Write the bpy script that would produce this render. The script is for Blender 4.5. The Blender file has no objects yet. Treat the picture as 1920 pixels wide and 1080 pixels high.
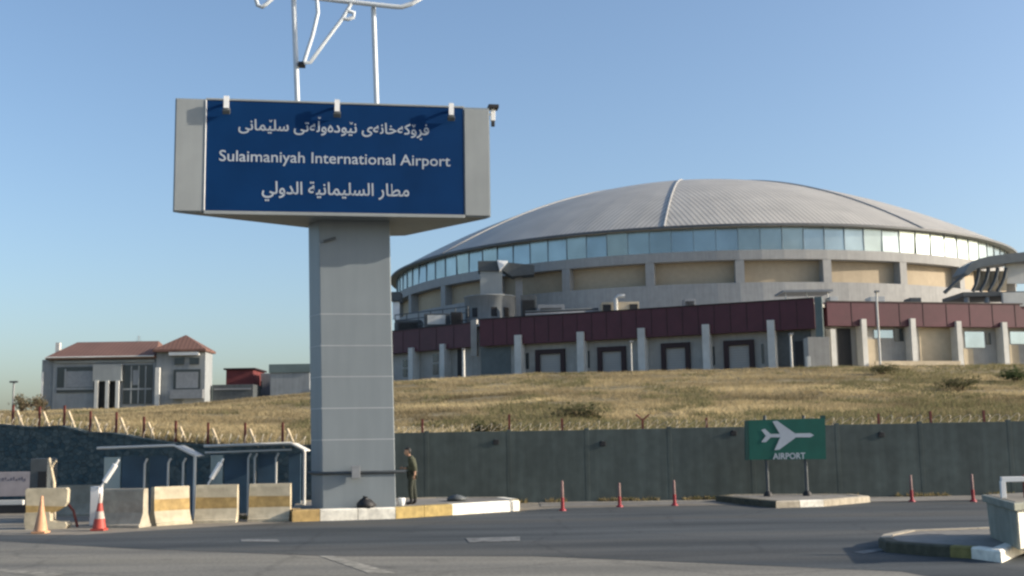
import bpy, bmesh, math, random
import numpy as np
from math import sin, cos, pi, radians, atan, tan, sqrt, atan2
from mathutils import Vector, Matrix, noise

random.seed(7)
rng = np.random.default_rng(7)
D = bpy.data
S = bpy.context.scene
COL = S.collection

# ------------------------------------------------------------------ camera, sky, sun, exposure
FPX, YH, ROLL, CAMH = 2150.0, 824.0, radians(0.9), 2.1
PITCH = atan((YH - 540) / FPX)
FWD = Vector((0, cos(PITCH), sin(PITCH)))
_r0, _u0 = Vector((1, 0, 0)), Vector((0, -sin(PITCH), cos(PITCH)))
RGT = _r0 * cos(ROLL) - _u0 * sin(ROLL)
UPV = _r0 * sin(ROLL) + _u0 * cos(ROLL)
CAM = Vector((0, 0, CAMH))

cd = D.cameras.new('camera')
cd.sensor_width = 36
cd.lens = FPX / 1920 * 36
cd.clip_end = 12000
cam = D.objects.new('camera', cd)
COL.objects.link(cam)
m3 = Matrix((RGT, UPV, -FWD)).transposed()
cam.matrix_world = Matrix.Translation(CAM) @ m3.to_4x4()
S.camera = cam

SUN_EL = radians(20)
SUN_AZ = radians(95)          # from +Y clockwise: almost due right of the view, a touch in front of the wall plane
W = D.worlds.new('World')
S.world = W
W.use_nodes = True
nt = W.node_tree
bg = nt.nodes['Background']
sky = nt.nodes.new('ShaderNodeTexSky')
sky.sky_type = 'NISHITA'
sky.sun_disc = False
sky.sun_elevation = SUN_EL
sky.sun_rotation = SUN_AZ
sky.altitude = 0
sky.air_density = 1.0
sky.dust_density = 2.35
sky.ozone_density = 2.6
nt.links.new(sky.outputs[0], bg.inputs[0])
bg.inputs[1].default_value = 0.138

TOSUN = Vector((cos(SUN_EL) * sin(SUN_AZ), cos(SUN_EL) * cos(SUN_AZ), sin(SUN_EL)))
sl = D.lights.new('sun', 'SUN')
sl.energy = 4.2
sl.angle = radians(0.5)
sl.color = (1.0, 0.88, 0.72)
so = D.objects.new('sun', sl)
COL.objects.link(so)
so.rotation_mode = 'QUATERNION'
so.rotation_quaternion = TOSUN.to_track_quat('Z', 'Y')
so.location = (60, 0, 60)

S.view_settings.view_transform = 'Standard'
S.view_settings.look = 'None'
S.view_settings.exposure = 0.66
S.view_settings.gamma = 1
S.render.engine = 'CYCLES'
S.cycles.filter_width = 2.5


# ------------------------------------------------------------------ survey helpers: the photo's sight lines as points in metres
def ray(px, py):
    return FWD + RGT * ((px - 960) / FPX) + UPV * ((540 - py) / FPX)


def at_z(px, py, z):
    d = ray(px, py)
    return CAM + d * ((z - CAMH) / d.z)


def at_y(px, py, Y):
    d = ray(px, py)
    return CAM + d * (Y / d.y)


def at_plane(px, py, p0, nrm):
    d = ray(px, py)
    return CAM + d * ((p0 - CAM).dot(nrm) / d.dot(nrm))


# ------------------------------------------------------------------ materials
def nodes_of(m):
    return m.node_tree.nodes, m.node_tree.links


def M(name, col, rough=0.75, var=0.14, scale=4.0, bump=0.15, metal=0.0, spec=0.4, big=0.35, bigamt=0.12, streak=0.0, coords='Object', bdist=0.02):
    m = D.materials.new(name)
    m.use_nodes = True
    N, L = nodes_of(m)
    b = N['Principled BSDF']
    tc = N.new('ShaderNodeTexCoord')
    n1 = N.new('ShaderNodeTexNoise'); n1.inputs['Scale'].default_value = scale; n1.inputs['Detail'].default_value = 7
    n2 = N.new('ShaderNodeTexNoise'); n2.inputs['Scale'].default_value = big; n2.inputs['Detail'].default_value = 4
    L.new(tc.outputs[coords], n1.inputs['Vector']); L.new(tc.outputs[coords], n2.inputs['Vector'])
    def ramp(src, lo, hi):
        r = N.new('ShaderNodeMapRange'); r.inputs['From Min'].default_value = 0.3; r.inputs['From Max'].default_value = 0.7
        r.inputs['To Min'].default_value = lo; r.inputs['To Max'].default_value = hi
        L.new(src, r.inputs['Value']); return r.outputs['Result']
    a = ramp(n1.outputs['Fac'], 1 - var, 1 + var)
    c = ramp(n2.outputs['Fac'], 1 - bigamt, 1 + bigamt)
    mu = N.new('ShaderNodeMath'); mu.operation = 'MULTIPLY'; L.new(a, mu.inputs[0]); L.new(c, mu.inputs[1])
    val = mu.outputs[0]
    if streak:
        mp = N.new('ShaderNodeMapping'); mp.inputs['Scale'].default_value = (3.0, 3.0, 0.25)
        L.new(tc.outputs[coords], mp.inputs['Vector'])
        n3 = N.new('ShaderNodeTexNoise'); n3.inputs['Scale'].default_value = 1.3; n3.inputs['Detail'].default_value = 5
        L.new(mp.outputs[0], n3.inputs['Vector'])
        s = ramp(n3.outputs['Fac'], 1 - streak, 1 + streak * 0.5)
        m2 = N.new('ShaderNodeMath'); m2.operation = 'MULTIPLY'; L.new(val, m2.inputs[0]); L.new(s, m2.inputs[1]); val = m2.outputs[0]
    mx = N.new('ShaderNodeVectorMath'); mx.operation = 'SCALE'; mx.inputs[0].default_value = col[:3]
    L.new(val, mx.inputs['Scale'])
    L.new(mx.outputs[0], b.inputs['Base Color'])
    b.inputs['Roughness'].default_value = rough
    b.inputs['Metallic'].default_value = metal
    b.inputs['Specular IOR Level'].default_value = spec
    if bump:
        bu = N.new('ShaderNodeBump'); bu.inputs['Strength'].default_value = bump; bu.inputs['Distance'].default_value = bdist
        L.new(n1.outputs['Fac'], bu.inputs['Height']); L.new(bu.outputs[0], b.inputs['Normal'])
    m.diffuse_color = (*col[:3], 1)
    return m


def mat_asphalt(name, dark, light, dust, dustamt, rough=0.85, sx=0.25, sy=1.2, rot=0.0):
    """Worn asphalt: aggregate grain, long tyre-polished streaks along the lane, dusty patches."""
    m = D.materials.new(name); m.use_nodes = True
    N, L = nodes_of(m); b = N['Principled BSDF']
    tc = N.new('ShaderNodeTexCoord')
    mp = N.new('ShaderNodeMapping'); mp.inputs['Rotation'].default_value = (0, 0, rot); mp.inputs['Scale'].default_value = (sx, sy, 1)
    L.new(tc.outputs['Object'], mp.inputs['Vector'])
    ns = N.new('ShaderNodeTexNoise'); ns.inputs['Scale'].default_value = 0.6; ns.inputs['Detail'].default_value = 6
    L.new(mp.outputs[0], ns.inputs['Vector'])
    ng = N.new('ShaderNodeTexNoise'); ng.inputs['Scale'].default_value = 14; ng.inputs['Detail'].default_value = 8; ng.inputs['Roughness'].default_value = 0.7
    L.new(tc.outputs['Object'], ng.inputs['Vector'])
    nd = N.new('ShaderNodeTexNoise'); nd.inputs['Scale'].default_value = 0.22; nd.inputs['Detail'].default_value = 7
    L.new(mp.outputs[0], nd.inputs['Vector'])
    cr = N.new('ShaderNodeValToRGB'); cr.color_ramp.elements[0].position = 0.3; cr.color_ramp.elements[1].position = 0.7
    cr.color_ramp.elements[0].color = (*dark, 1); cr.color_ramp.elements[1].color = (*light, 1)
    L.new(ns.outputs['Fac'], cr.inputs[0])
    rr = N.new('ShaderNodeMapRange'); rr.inputs['From Min'].default_value = 0.48; rr.inputs['From Max'].default_value = 0.75; rr.inputs['To Max'].default_value = dustamt
    L.new(nd.outputs['Fac'], rr.inputs['Value'])
    mx = N.new('ShaderNodeMix'); mx.data_type = 'RGBA'; mx.inputs['B'].default_value = (*dust, 1)
    L.new(rr.outputs['Result'], mx.inputs['Factor']); L.new(cr.outputs[0], mx.inputs['A'])
    g = N.new('ShaderNodeMapRange'); g.inputs['From Min'].default_value = 0.3; g.inputs['From Max'].default_value = 0.7; g.inputs['To Min'].default_value = 0.7; g.inputs['To Max'].default_value = 1.3
    L.new(ng.outputs['Fac'], g.inputs['Value'])
    sc = N.new('ShaderNodeVectorMath'); sc.operation = 'SCALE'
    L.new(mx.outputs['Result'], sc.inputs[0]); L.new(g.outputs['Result'], sc.inputs['Scale'])
    L.new(sc.outputs[0], b.inputs['Base Color'])
    # cracks, sealed seams and oil drips: real marks on the surface
    vo = N.new('ShaderNodeTexVoronoi'); vo.feature = 'DISTANCE_TO_EDGE'; vo.inputs['Scale'].default_value = 0.38
    nw = N.new('ShaderNodeTexNoise'); nw.inputs['Scale'].default_value = 1.3; nw.inputs['Detail'].default_value = 5
    L.new(tc.outputs['Object'], nw.inputs['Vector'])
    wv = N.new('ShaderNodeMix'); wv.data_type = 'VECTOR'; wv.inputs['Factor'].default_value = 0.35
    L.new(tc.outputs['Object'], wv.inputs['A']); L.new(nw.outputs['Color'], wv.inputs['B'])
    L.new(wv.outputs['Result'], vo.inputs['Vector'])
    ck = N.new('ShaderNodeMapRange'); ck.inputs['From Max'].default_value = 0.02; ck.inputs['To Min'].default_value = 0.78; ck.inputs['To Max'].default_value = 1.0
    L.new(vo.outputs['Distance'], ck.inputs['Value'])
    no = N.new('ShaderNodeTexNoise'); no.inputs['Scale'].default_value = 0.9; no.inputs['Detail'].default_value = 3
    L.new(tc.outputs['Object'], no.inputs['Vector'])
    oi = N.new('ShaderNodeMapRange'); oi.inputs['From Min'].default_value = 0.64; oi.inputs['From Max'].default_value = 0.74; oi.inputs['To Min'].default_value = 1.0; oi.inputs['To Max'].default_value = 0.72
    L.new(no.outputs['Fac'], oi.inputs['Value'])
    mm = N.new('ShaderNodeMath'); mm.operation = 'MULTIPLY'; L.new(ck.outputs['Result'], mm.inputs[0]); L.new(oi.outputs['Result'], mm.inputs[1])
    s2 = N.new('ShaderNodeVectorMath'); s2.operation = 'SCALE'; L.new(sc.outputs[0], s2.inputs[0]); L.new(mm.outputs[0], s2.inputs['Scale'])
    L.new(s2.outputs[0], b.inputs['Base Color'])
    b.inputs['Roughness'].default_value = rough; b.inputs['Specular IOR Level'].default_value = 0.3
    bu = N.new('ShaderNodeBump'); bu.inputs['Strength'].default_value = 0.3; bu.inputs['Distance'].default_value = 0.01
    L.new(ng.outputs['Fac'], bu.inputs['Height']); L.new(bu.outputs[0], b.inputs['Normal'])
    return m


def mat_hill():
    m = D.materials.new('dry_hill_soil'); m.use_nodes = True
    N, L = nodes_of(m); b = N['Principled BSDF']
    tc = N.new('ShaderNodeTexCoord')
    n1 = N.new('ShaderNodeTexNoise'); n1.inputs['Scale'].default_value = 0.12; n1.inputs['Detail'].default_value = 8; n1.inputs['Roughness'].default_value = 0.65
    n2 = N.new('ShaderNodeTexNoise'); n2.inputs['Scale'].default_value = 1.6; n2.inputs['Detail'].default_value = 8
    L.new(tc.outputs['Object'], n1.inputs['Vector']); L.new(tc.outputs['Object'], n2.inputs['Vector'])
    cr = N.new('ShaderNodeValToRGB')
    e = cr.color_ramp.elements
    e[0].position = 0.30; e[0].color = (0.16, 0.14, 0.085, 1)
    e[1].position = 0.72; e[1].color = (0.30, 0.25, 0.15, 1)
    x = e.new(0.5); x.color = (0.235, 0.195, 0.115, 1)
    L.new(n1.outputs['Fac'], cr.inputs[0])
    g = N.new('ShaderNodeMapRange'); g.inputs['From Min'].default_value = 0.3; g.inputs['From Max'].default_value = 0.7; g.inputs['To Min'].default_value = 0.6; g.inputs['To Max'].default_value = 1.3
    L.new(n2.outputs['Fac'], g.inputs['Value'])
    sc = N.new('ShaderNodeVectorMath'); sc.operation = 'SCALE'
    L.new(cr.outputs[0], sc.inputs[0]); L.new(g.outputs['Result'], sc.inputs['Scale']); L.new(sc.outputs[0], b.inputs['Base Color'])
    b.inputs['Roughness'].default_value = 0.95; b.inputs['Specular IOR Level'].default_value = 0.1
    bu = N.new('ShaderNodeBump'); bu.inputs['Strength'].default_value = 0.6; bu.inputs['Distance'].default_value = 0.15
    L.new(n2.outputs['Fac'], bu.inputs['Height']); L.new(bu.outputs[0], b.inputs['Normal'])
    return m


def mat_attr(name, rough=0.9):
    """Colour comes from each plant's own tint (a per-clump colour attribute)."""
    m = D.materials.new(name); m.use_nodes = True
    N, L = nodes_of(m); b = N['Principled BSDF']
    a = N.new('ShaderNodeAttribute'); a.attribute_name = 'tint'
    n = N.new('ShaderNodeTexNoise'); n.inputs['Scale'].default_value = 6
    g = N.new('ShaderNodeMapRange'); g.inputs['To Min'].default_value = 0.8; g.inputs['To Max'].default_value = 1.2
    L.new(n.outputs['Fac'], g.inputs['Value'])
    sc = N.new('ShaderNodeVectorMath'); sc.operation = 'SCALE'
    L.new(a.outputs['Color'], sc.inputs[0]); L.new(g.outputs['Result'], sc.inputs['Scale']); L.new(sc.outputs[0], b.inputs['Base Color'])
    b.inputs['Roughness'].default_value = rough; b.inputs['Specular IOR Level'].default_value = 0.15
    # thin blades let light through
    tr = N.new('ShaderNodeBsdfTranslucent'); L.new(sc.outputs[0], tr.inputs['Color'])
    ms = N.new('ShaderNodeMixShader'); ms.inputs[0].default_value = 0.45
    L.new(b.outputs[0], ms.inputs[1]); L.new(tr.outputs[0], ms.inputs[2])
    L.new(ms.outputs[0], N['Material Output'].inputs['Surface'])
    return m


def mat_stone(name):
    m = D.materials.new(name); m.use_nodes = True
    N, L = nodes_of(m); b = N['Principled BSDF']
    tc = N.new('ShaderNodeTexCoord')
    mp = N.new('ShaderNodeMapping'); mp.inputs['Scale'].default_value = (1.6, 1.6, 2.6)
    L.new(tc.outputs['Object'], mp.inputs['Vector'])
    v = N.new('ShaderNodeTexVoronoi'); v.inputs['Scale'].default_value = 2.4
    ve = N.new('ShaderNodeTexVoronoi'); ve.feature = 'DISTANCE_TO_EDGE'; ve.inputs['Scale'].default_value = 2.4
    nz = N.new('ShaderNodeTexNoise'); nz.inputs['Scale'].default_value = 5; nz.inputs['Detail'].default_value = 7
    for q in (v, ve): L.new(mp.outputs[0], q.inputs['Vector'])
    L.new(tc.outputs['Object'], nz.inputs['Vector'])
    hs = N.new('ShaderNodeSeparateColor'); L.new(v.outputs['Color'], hs.inputs[0])
    cr = N.new('ShaderNodeValToRGB'); e = cr.color_ramp.elements
    e[0].color = (0.034, 0.068, 0.082, 1); e[1].color = (0.10, 0.128, 0.125, 1)
    L.new(hs.outputs[0], cr.inputs[0])
    mr = N.new('ShaderNodeMapRange'); mr.inputs['From Max'].default_value = 0.06
    L.new(ve.outputs['Distance'], mr.inputs['Value'])
    mx = N.new('ShaderNodeMix'); mx.data_type = 'RGBA'; mx.inputs['A'].default_value = (0.04, 0.052, 0.052, 1)
    L.new(mr.outputs['Result'], mx.inputs['Factor']); L.new(cr.outputs[0], mx.inputs['B'])
    g = N.new('ShaderNodeMapRange'); g.inputs['To Min'].default_value = 0.6; g.inputs['To Max'].default_value = 1.4
    L.new(nz.outputs['Fac'], g.inputs['Value'])
    sc = N.new('ShaderNodeVectorMath'); sc.operation = 'SCALE'
    L.new(mx.outputs['Result'], sc.inputs[0]); L.new(g.outputs['Result'], sc.inputs['Scale']); L.new(sc.outputs[0], b.inputs['Base Color'])
    b.inputs['Roughness'].default_value = 0.9
    bu = N.new('ShaderNodeBump'); bu.inputs['Strength'].default_value = 0.6; bu.inputs['Distance'].default_value = 0.06
    L.new(mr.outputs['Result'], bu.inputs['Height']); L.new(bu.outputs[0], b.inputs['Normal'])
    return m


def mat_roof(name, col, pitch_m, seam=0.16, dark=0.62, rough=0.55, metal=0.0, var=0.1):
    """Standing-seam or tile courses: UV.x in metres across the seams."""
    m = D.materials.new(name); m.use_nodes = True
    N, L = nodes_of(m); b = N['Principled BSDF']
    tc = N.new('ShaderNodeTexCoord')
    sp = N.new('ShaderNodeSeparateXYZ'); L.new(tc.outputs['UV'], sp.inputs[0])
    dv = N.new('ShaderNodeMath'); dv.operation = 'DIVIDE'; dv.inputs[1].default_value = pitch_m; L.new(sp.outputs[0], dv.inputs[0])
    fr = N.new('ShaderNodeMath'); fr.operation = 'FRACT'; L.new(dv.outputs[0], fr.inputs[0])
    pp = N.new('ShaderNodeMath'); pp.operation = 'PINGPONG'; pp.inputs[1].default_value = 0.5; L.new(fr.outputs[0], pp.inputs[0])
    mr = N.new('ShaderNodeMapRange'); mr.interpolation_type = 'SMOOTHSTEP'
    mr.inputs['From Min'].default_value = 0.0; mr.inputs['From Max'].default_value = seam
    mr.inputs['To Min'].default_value = dark; mr.inputs['To Max'].default_value = 1.0
    L.new(pp.outputs[0], mr.inputs['Value'])
    n1 = N.new('ShaderNodeTexNoise'); n1.inputs['Scale'].default_value = 0.25; n1.inputs['Detail'].default_value = 8
    L.new(tc.outputs['Object'], n1.inputs['Vector'])
    g = N.new('ShaderNodeMapRange'); g.inputs['From Min'].default_value = 0.3; g.inputs['From Max'].default_value = 0.7
    g.inputs['To Min'].default_value = 1 - var; g.inputs['To Max'].default_value = 1 + var
    L.new(n1.outputs['Fac'], g.inputs['Value'])
    mu = N.new('ShaderNodeMath'); mu.operation = 'MULTIPLY'; L.new(mr.outputs[0], mu.inputs[0]); L.new(g.outputs[0], mu.inputs[1])
    sc = N.new('ShaderNodeVectorMath'); sc.operation = 'SCALE'; sc.inputs[0].default_value = col; L.new(mu.outputs[0], sc.inputs['Scale'])
    L.new(sc.outputs[0], b.inputs['Base Color'])
    b.inputs['Roughness'].default_value = rough; b.inputs['Metallic'].default_value = metal
    bu = N.new('ShaderNodeBump'); bu.inputs['Strength'].default_value = 0.5; bu.inputs['Distance'].default_value = 0.08; bu.invert = True
    L.new(mr.outputs[0], bu.inputs['Height']); L.new(bu.outputs[0], b.inputs['Normal'])
    return m


def mat_glass(name, col, metal=0.75, rough=0.1, var=0.25, scale=0.4, bump=0.04):
    m = M(name, col, rough=rough, var=var * 0.4, scale=scale, bump=bump, metal=metal, spec=0.8, big=0.15, bigamt=var * 0.5, bdist=0.1)
    return m


MT = {}
MT['ground'] = M('dusty_ground', (0.20, 0.18, 0.145), 0.95, 0.22, 2.0, 0.4, big=0.12, bigamt=0.25)
MT['junction'] = mat_asphalt('dark_asphalt', (0.028, 0.035, 0.039), (0.072, 0.081, 0.085), (0.105, 0.098, 0.083), 0.75, sx=0.22, sy=1.4, rot=0.05)
MT['road'] = mat_asphalt('worn_pale_asphalt', (0.115, 0.113, 0.101), (0.215, 0.204, 0.172), (0.235, 0.215, 0.165), 0.75, sx=0.2, sy=1.5, rot=0.45)
MT['pavement'] = M('pavement_concrete', (0.20, 0.19, 0.17), 0.9, 0.18, 5, 0.3, big=0.5, bigamt=0.2)
MT['hill'] = mat_hill()
MT['roadpaint'] = M('worn_road_paint', (0.155, 0.16, 0.155), 0.8, 0.45, 5, 0.1)
MT['roadfaint'] = M('nearly_gone_road_paint', (0.235, 0.222, 0.185), 0.85, 0.5, 4, 0.1)
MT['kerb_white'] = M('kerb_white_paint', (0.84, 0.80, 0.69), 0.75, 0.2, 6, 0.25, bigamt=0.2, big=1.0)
MT['kerb_yellow'] = M('kerb_yellow_paint', (0.36, 0.265, 0.095), 0.75, 0.25, 6, 0.25, bigamt=0.2, big=1.0)
MT['kerb_dark'] = M('kerb_shaded_dark', (0.075, 0.072, 0.05), 0.85, 0.3, 6, 0.25)  # shade of the left-facing kerb sides, put into the colour
MT['kerb_olive'] = M('kerb_shaded_yellow', (0.20, 0.17, 0.06), 0.85, 0.3, 6, 0.25)  # yellow kerb paint darkened in colour for its shaded side
MT['kerb_raw'] = M('kerb_bare_concrete', (0.36, 0.32, 0.25), 0.85, 0.2, 6, 0.25)
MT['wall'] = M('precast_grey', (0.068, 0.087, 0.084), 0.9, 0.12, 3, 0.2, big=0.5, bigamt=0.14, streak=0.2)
MT['stone'] = mat_stone('dark_stone')
MT['rust'] = M('rust_red_steel', (0.14, 0.035, 0.028), 0.7, 0.25, 8, 0.1)
MT['palewood'] = M('pale_brace', (0.55, 0.46, 0.32), 0.8, 0.2, 8, 0.1)
MT['wire'] = M('galvanised_wire', (0.50, 0.44, 0.34), 0.5, 0.1, 8, 0, metal=0.2)
MT['clad'] = M('grey_cladding', (0.210, 0.240, 0.256), 0.45, 0.03, 1.0, 0.02, spec=0.5, big=0.4, bigamt=0.05, streak=0.06)
MT['joint'] = M('cladding_joint', (0.40, 0.42, 0.44), 0.6, 0.05)
MT['trim'] = M('pale_cladding', (0.275, 0.295, 0.295), 0.5, 0.04, 1.5, 0.02, streak=0.05)
MT['blue'] = M('sign_blue', (0.003, 0.030, 0.105), 0.6, 0.06, 1.0, 0.02, spec=0.08, big=0.5, bigamt=0.08)
MT['letter'] = M('letter_white', (0.37, 0.41, 0.46), 0.5, 0.08, 3, 0)
MT['white'] = M('white_paint', (0.78, 0.78, 0.76), 0.45, 0.05, 4, 0.02)
MT['tube'] = M('pale_tube', (0.55, 0.60, 0.64), 0.35, 0.05, 4, 0.0)
MT['black'] = M('matt_black', (0.018, 0.018, 0.02), 0.6, 0.2, 6, 0.05)
MT['greysteel'] = M('grey_steel', (0.25, 0.26, 0.27), 0.5, 0.12, 5, 0.05, metal=0.3)
MT['darkgrey'] = M('dark_grey_metal', (0.075, 0.085, 0.09), 0.55, 0.15, 3, 0.05)
MT['dome'] = mat_roof('dome_seam_roof', (0.425, 0.405, 0.36), 0.62, seam=0.30, dark=0.60, rough=0.5)
MT['domerib'] = M('dome_ridge', (0.30, 0.30, 0.29), 0.5, 0.05)
MT['canopy'] = M('canopy_sheet', (0.13, 0.15, 0.16), 0.5, 0.1, 2, 0.03)
MT['eave'] = M('eave_edge', (0.10, 0.11, 0.12), 0.6, 0.1)
MT['glassband'] = mat_glass('arena_glazing', (0.31, 0.37, 0.385), metal=0.9, rough=0.25)
MT['mullion'] = M('glazing_mullion', (0.22, 0.28, 0.31), 0.5, 0.05)
MT['drum'] = M('drum_concrete', (0.33, 0.33, 0.32), 0.85, 0.06, 1.5, 0.1, big=0.1, bigamt=0.08, streak=0.1)
MT['beige'] = M('beige_infill', (0.40, 0.33, 0.235), 0.85, 0.05, 2, 0.1, big=0.2, bigamt=0.08)
MT['annexwall'] = M('annexe_wall', (0.36, 0.35, 0.325), 0.85, 0.08, 1.2, 0.1, big=0.15, bigamt=0.12, streak=0.1)
MT['annexpale'] = M('annexe_sunlit_wall', (0.47, 0.40, 0.29), 0.85, 0.08, 1.2, 0.1)  # pale copy of the annexe wall with sunlight put into its colour
MT['pier'] = M('white_pier', (0.56, 0.56, 0.53), 0.8, 0.06, 2, 0.1)
MT['maroon'] = M('maroon_fascia', (0.080, 0.022, 0.033), 0.5, 0.10, 1.0, 0.05, big=0.12, bigamt=0.12)
MT['maroondark'] = M('maroon_frame', (0.026, 0.010, 0.012), 0.55, 0.1)
MT['shutter'] = mat_roof('roller_shutter', (0.33, 0.32, 0.30), 0.25, seam=0.2, dark=0.75, rough=0.6)
MT['flatroof'] = M('flat_roof_gravel', (0.30, 0.29, 0.27), 0.95, 0.15, 1, 0.2)
MT['glassdark'] = mat_glass('dark_window', (0.022, 0.03, 0.034), metal=0.0, rough=0.22)
MT['glassblue'] = mat_glass('pale_window', (0.40, 0.50, 0.58), metal=0.8, rough=0.15)
MT['tile'] = mat_roof('red_roof_tiles', (0.165, 0.088, 0.068), 0.45, seam=0.3, dark=0.75, rough=0.85)
MT['render'] = M('grey_render', (0.27, 0.29, 0.30), 0.9, 0.07, 1.2, 0.1, big=0.2, bigamt=0.12, streak=0.12)
MT['brownwall'] = M('dark_red_sheet', (0.16, 0.04, 0.04), 0.7, 0.1, 1, 0.05)
MT['greensheet'] = M('grey_green_sheet', (0.12, 0.16, 0.16), 0.6, 0.1, 1, 0.05)
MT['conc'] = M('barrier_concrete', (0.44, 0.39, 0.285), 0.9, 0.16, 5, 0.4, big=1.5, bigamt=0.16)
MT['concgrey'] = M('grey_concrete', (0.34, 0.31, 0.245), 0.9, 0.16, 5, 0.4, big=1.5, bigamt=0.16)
MT['band_yellow'] = M('barrier_yellow_band', (0.35, 0.245, 0.10), 0.8, 0.25, 7, 0.2, big=2, bigamt=0.2)
MT['orange'] = M('cone_red', (0.38, 0.06, 0.045), 0.55, 0.12, 6, 0.05)
MT['cone_white'] = M('cone_grubby_white', (0.42, 0.36, 0.32), 0.7, 0.2, 8, 0.05)
MT['faded'] = M('cone_faded_orange', (0.55, 0.30, 0.17), 0.6, 0.15, 6, 0.05)
MT['red'] = M('post_red', (0.27, 0.025, 0.035), 0.5, 0.15, 6, 0.05)
MT['posttop'] = M('post_faded_top', (0.20, 0.115, 0.105), 0.6, 0.15, 6, 0.05)
MT['green'] = M('sign_green', (0.006, 0.085, 0.064), 0.45, 0.06, 2, 0.02, spec=0.4, big=1.0, bigamt=0.1)
MT['greendark'] = M('sign_green_edge', (0.01, 0.05, 0.045), 0.5, 0.05)
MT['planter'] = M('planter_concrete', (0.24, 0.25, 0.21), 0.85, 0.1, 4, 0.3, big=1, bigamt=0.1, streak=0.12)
MT['boothblue'] = M('booth_blue_sheet', (0.045, 0.086, 0.128), 0.5, 0.15, 2, 0.05, big=0.8, bigamt=0.15)
MT['boothglass'] = mat_glass('booth_pale_pane', (0.35, 0.45, 0.50), metal=0.5, rough=0.2)
MT['skin'] = M('skin', (0.42, 0.25, 0.17), 0.6, 0.06, 20, 0.05)
MT['olive'] = M('olive_uniform', (0.055, 0.060, 0.038), 0.9, 0.35, 14, 0.2, bdist=0.01)
MT['olivedark'] = M('dark_olive_trousers', (0.035, 0.040, 0.030), 0.9, 0.35, 14, 0.2, bdist=0.01)
MT['hair'] = M('dark_hair', (0.012, 0.010, 0.009), 0.6, 0.2, 40, 0.1)
MT['bannermat'] = M('faded_banner', (0.36, 0.32, 0.32), 0.8, 0.12, 3, 0.05)
MT['bannermark'] = M('faded_banner_print', (0.14, 0.13, 0.16), 0.8, 0.2, 3, 0)
MT['bark'] = M('brown_bark', (0.10, 0.07, 0.045), 0.9, 0.2, 8, 0.3)
MT['leafy'] = mat_attr('plant_tint')


# ------------------------------------------------------------------ mesh builder
ROOTS = {}


def tag(o, label=None, cat=None, group=None, kind=None):
    if label: o['label'] = label
    if cat: o['category'] = cat
    if group: o['group'] = group
    if kind: o['kind'] = kind
    return o


def thing(name, loc, label, cat, group=None, rz=0.0):
    o = D.objects.new(name, None)
    o.empty_display_size = 0.3
    o.location = loc
    o.rotation_euler = (0, 0, rz)
    COL.objects.link(o)
    ROOTS[o.name] = (Matrix.Translation(Vector(loc)) @ Matrix.Rotation(rz, 4, 'Z')).inverted()
    return tag(o, label, cat, group)


def root_of(o):
    while o.parent is not None: o = o.parent
    return o


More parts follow.
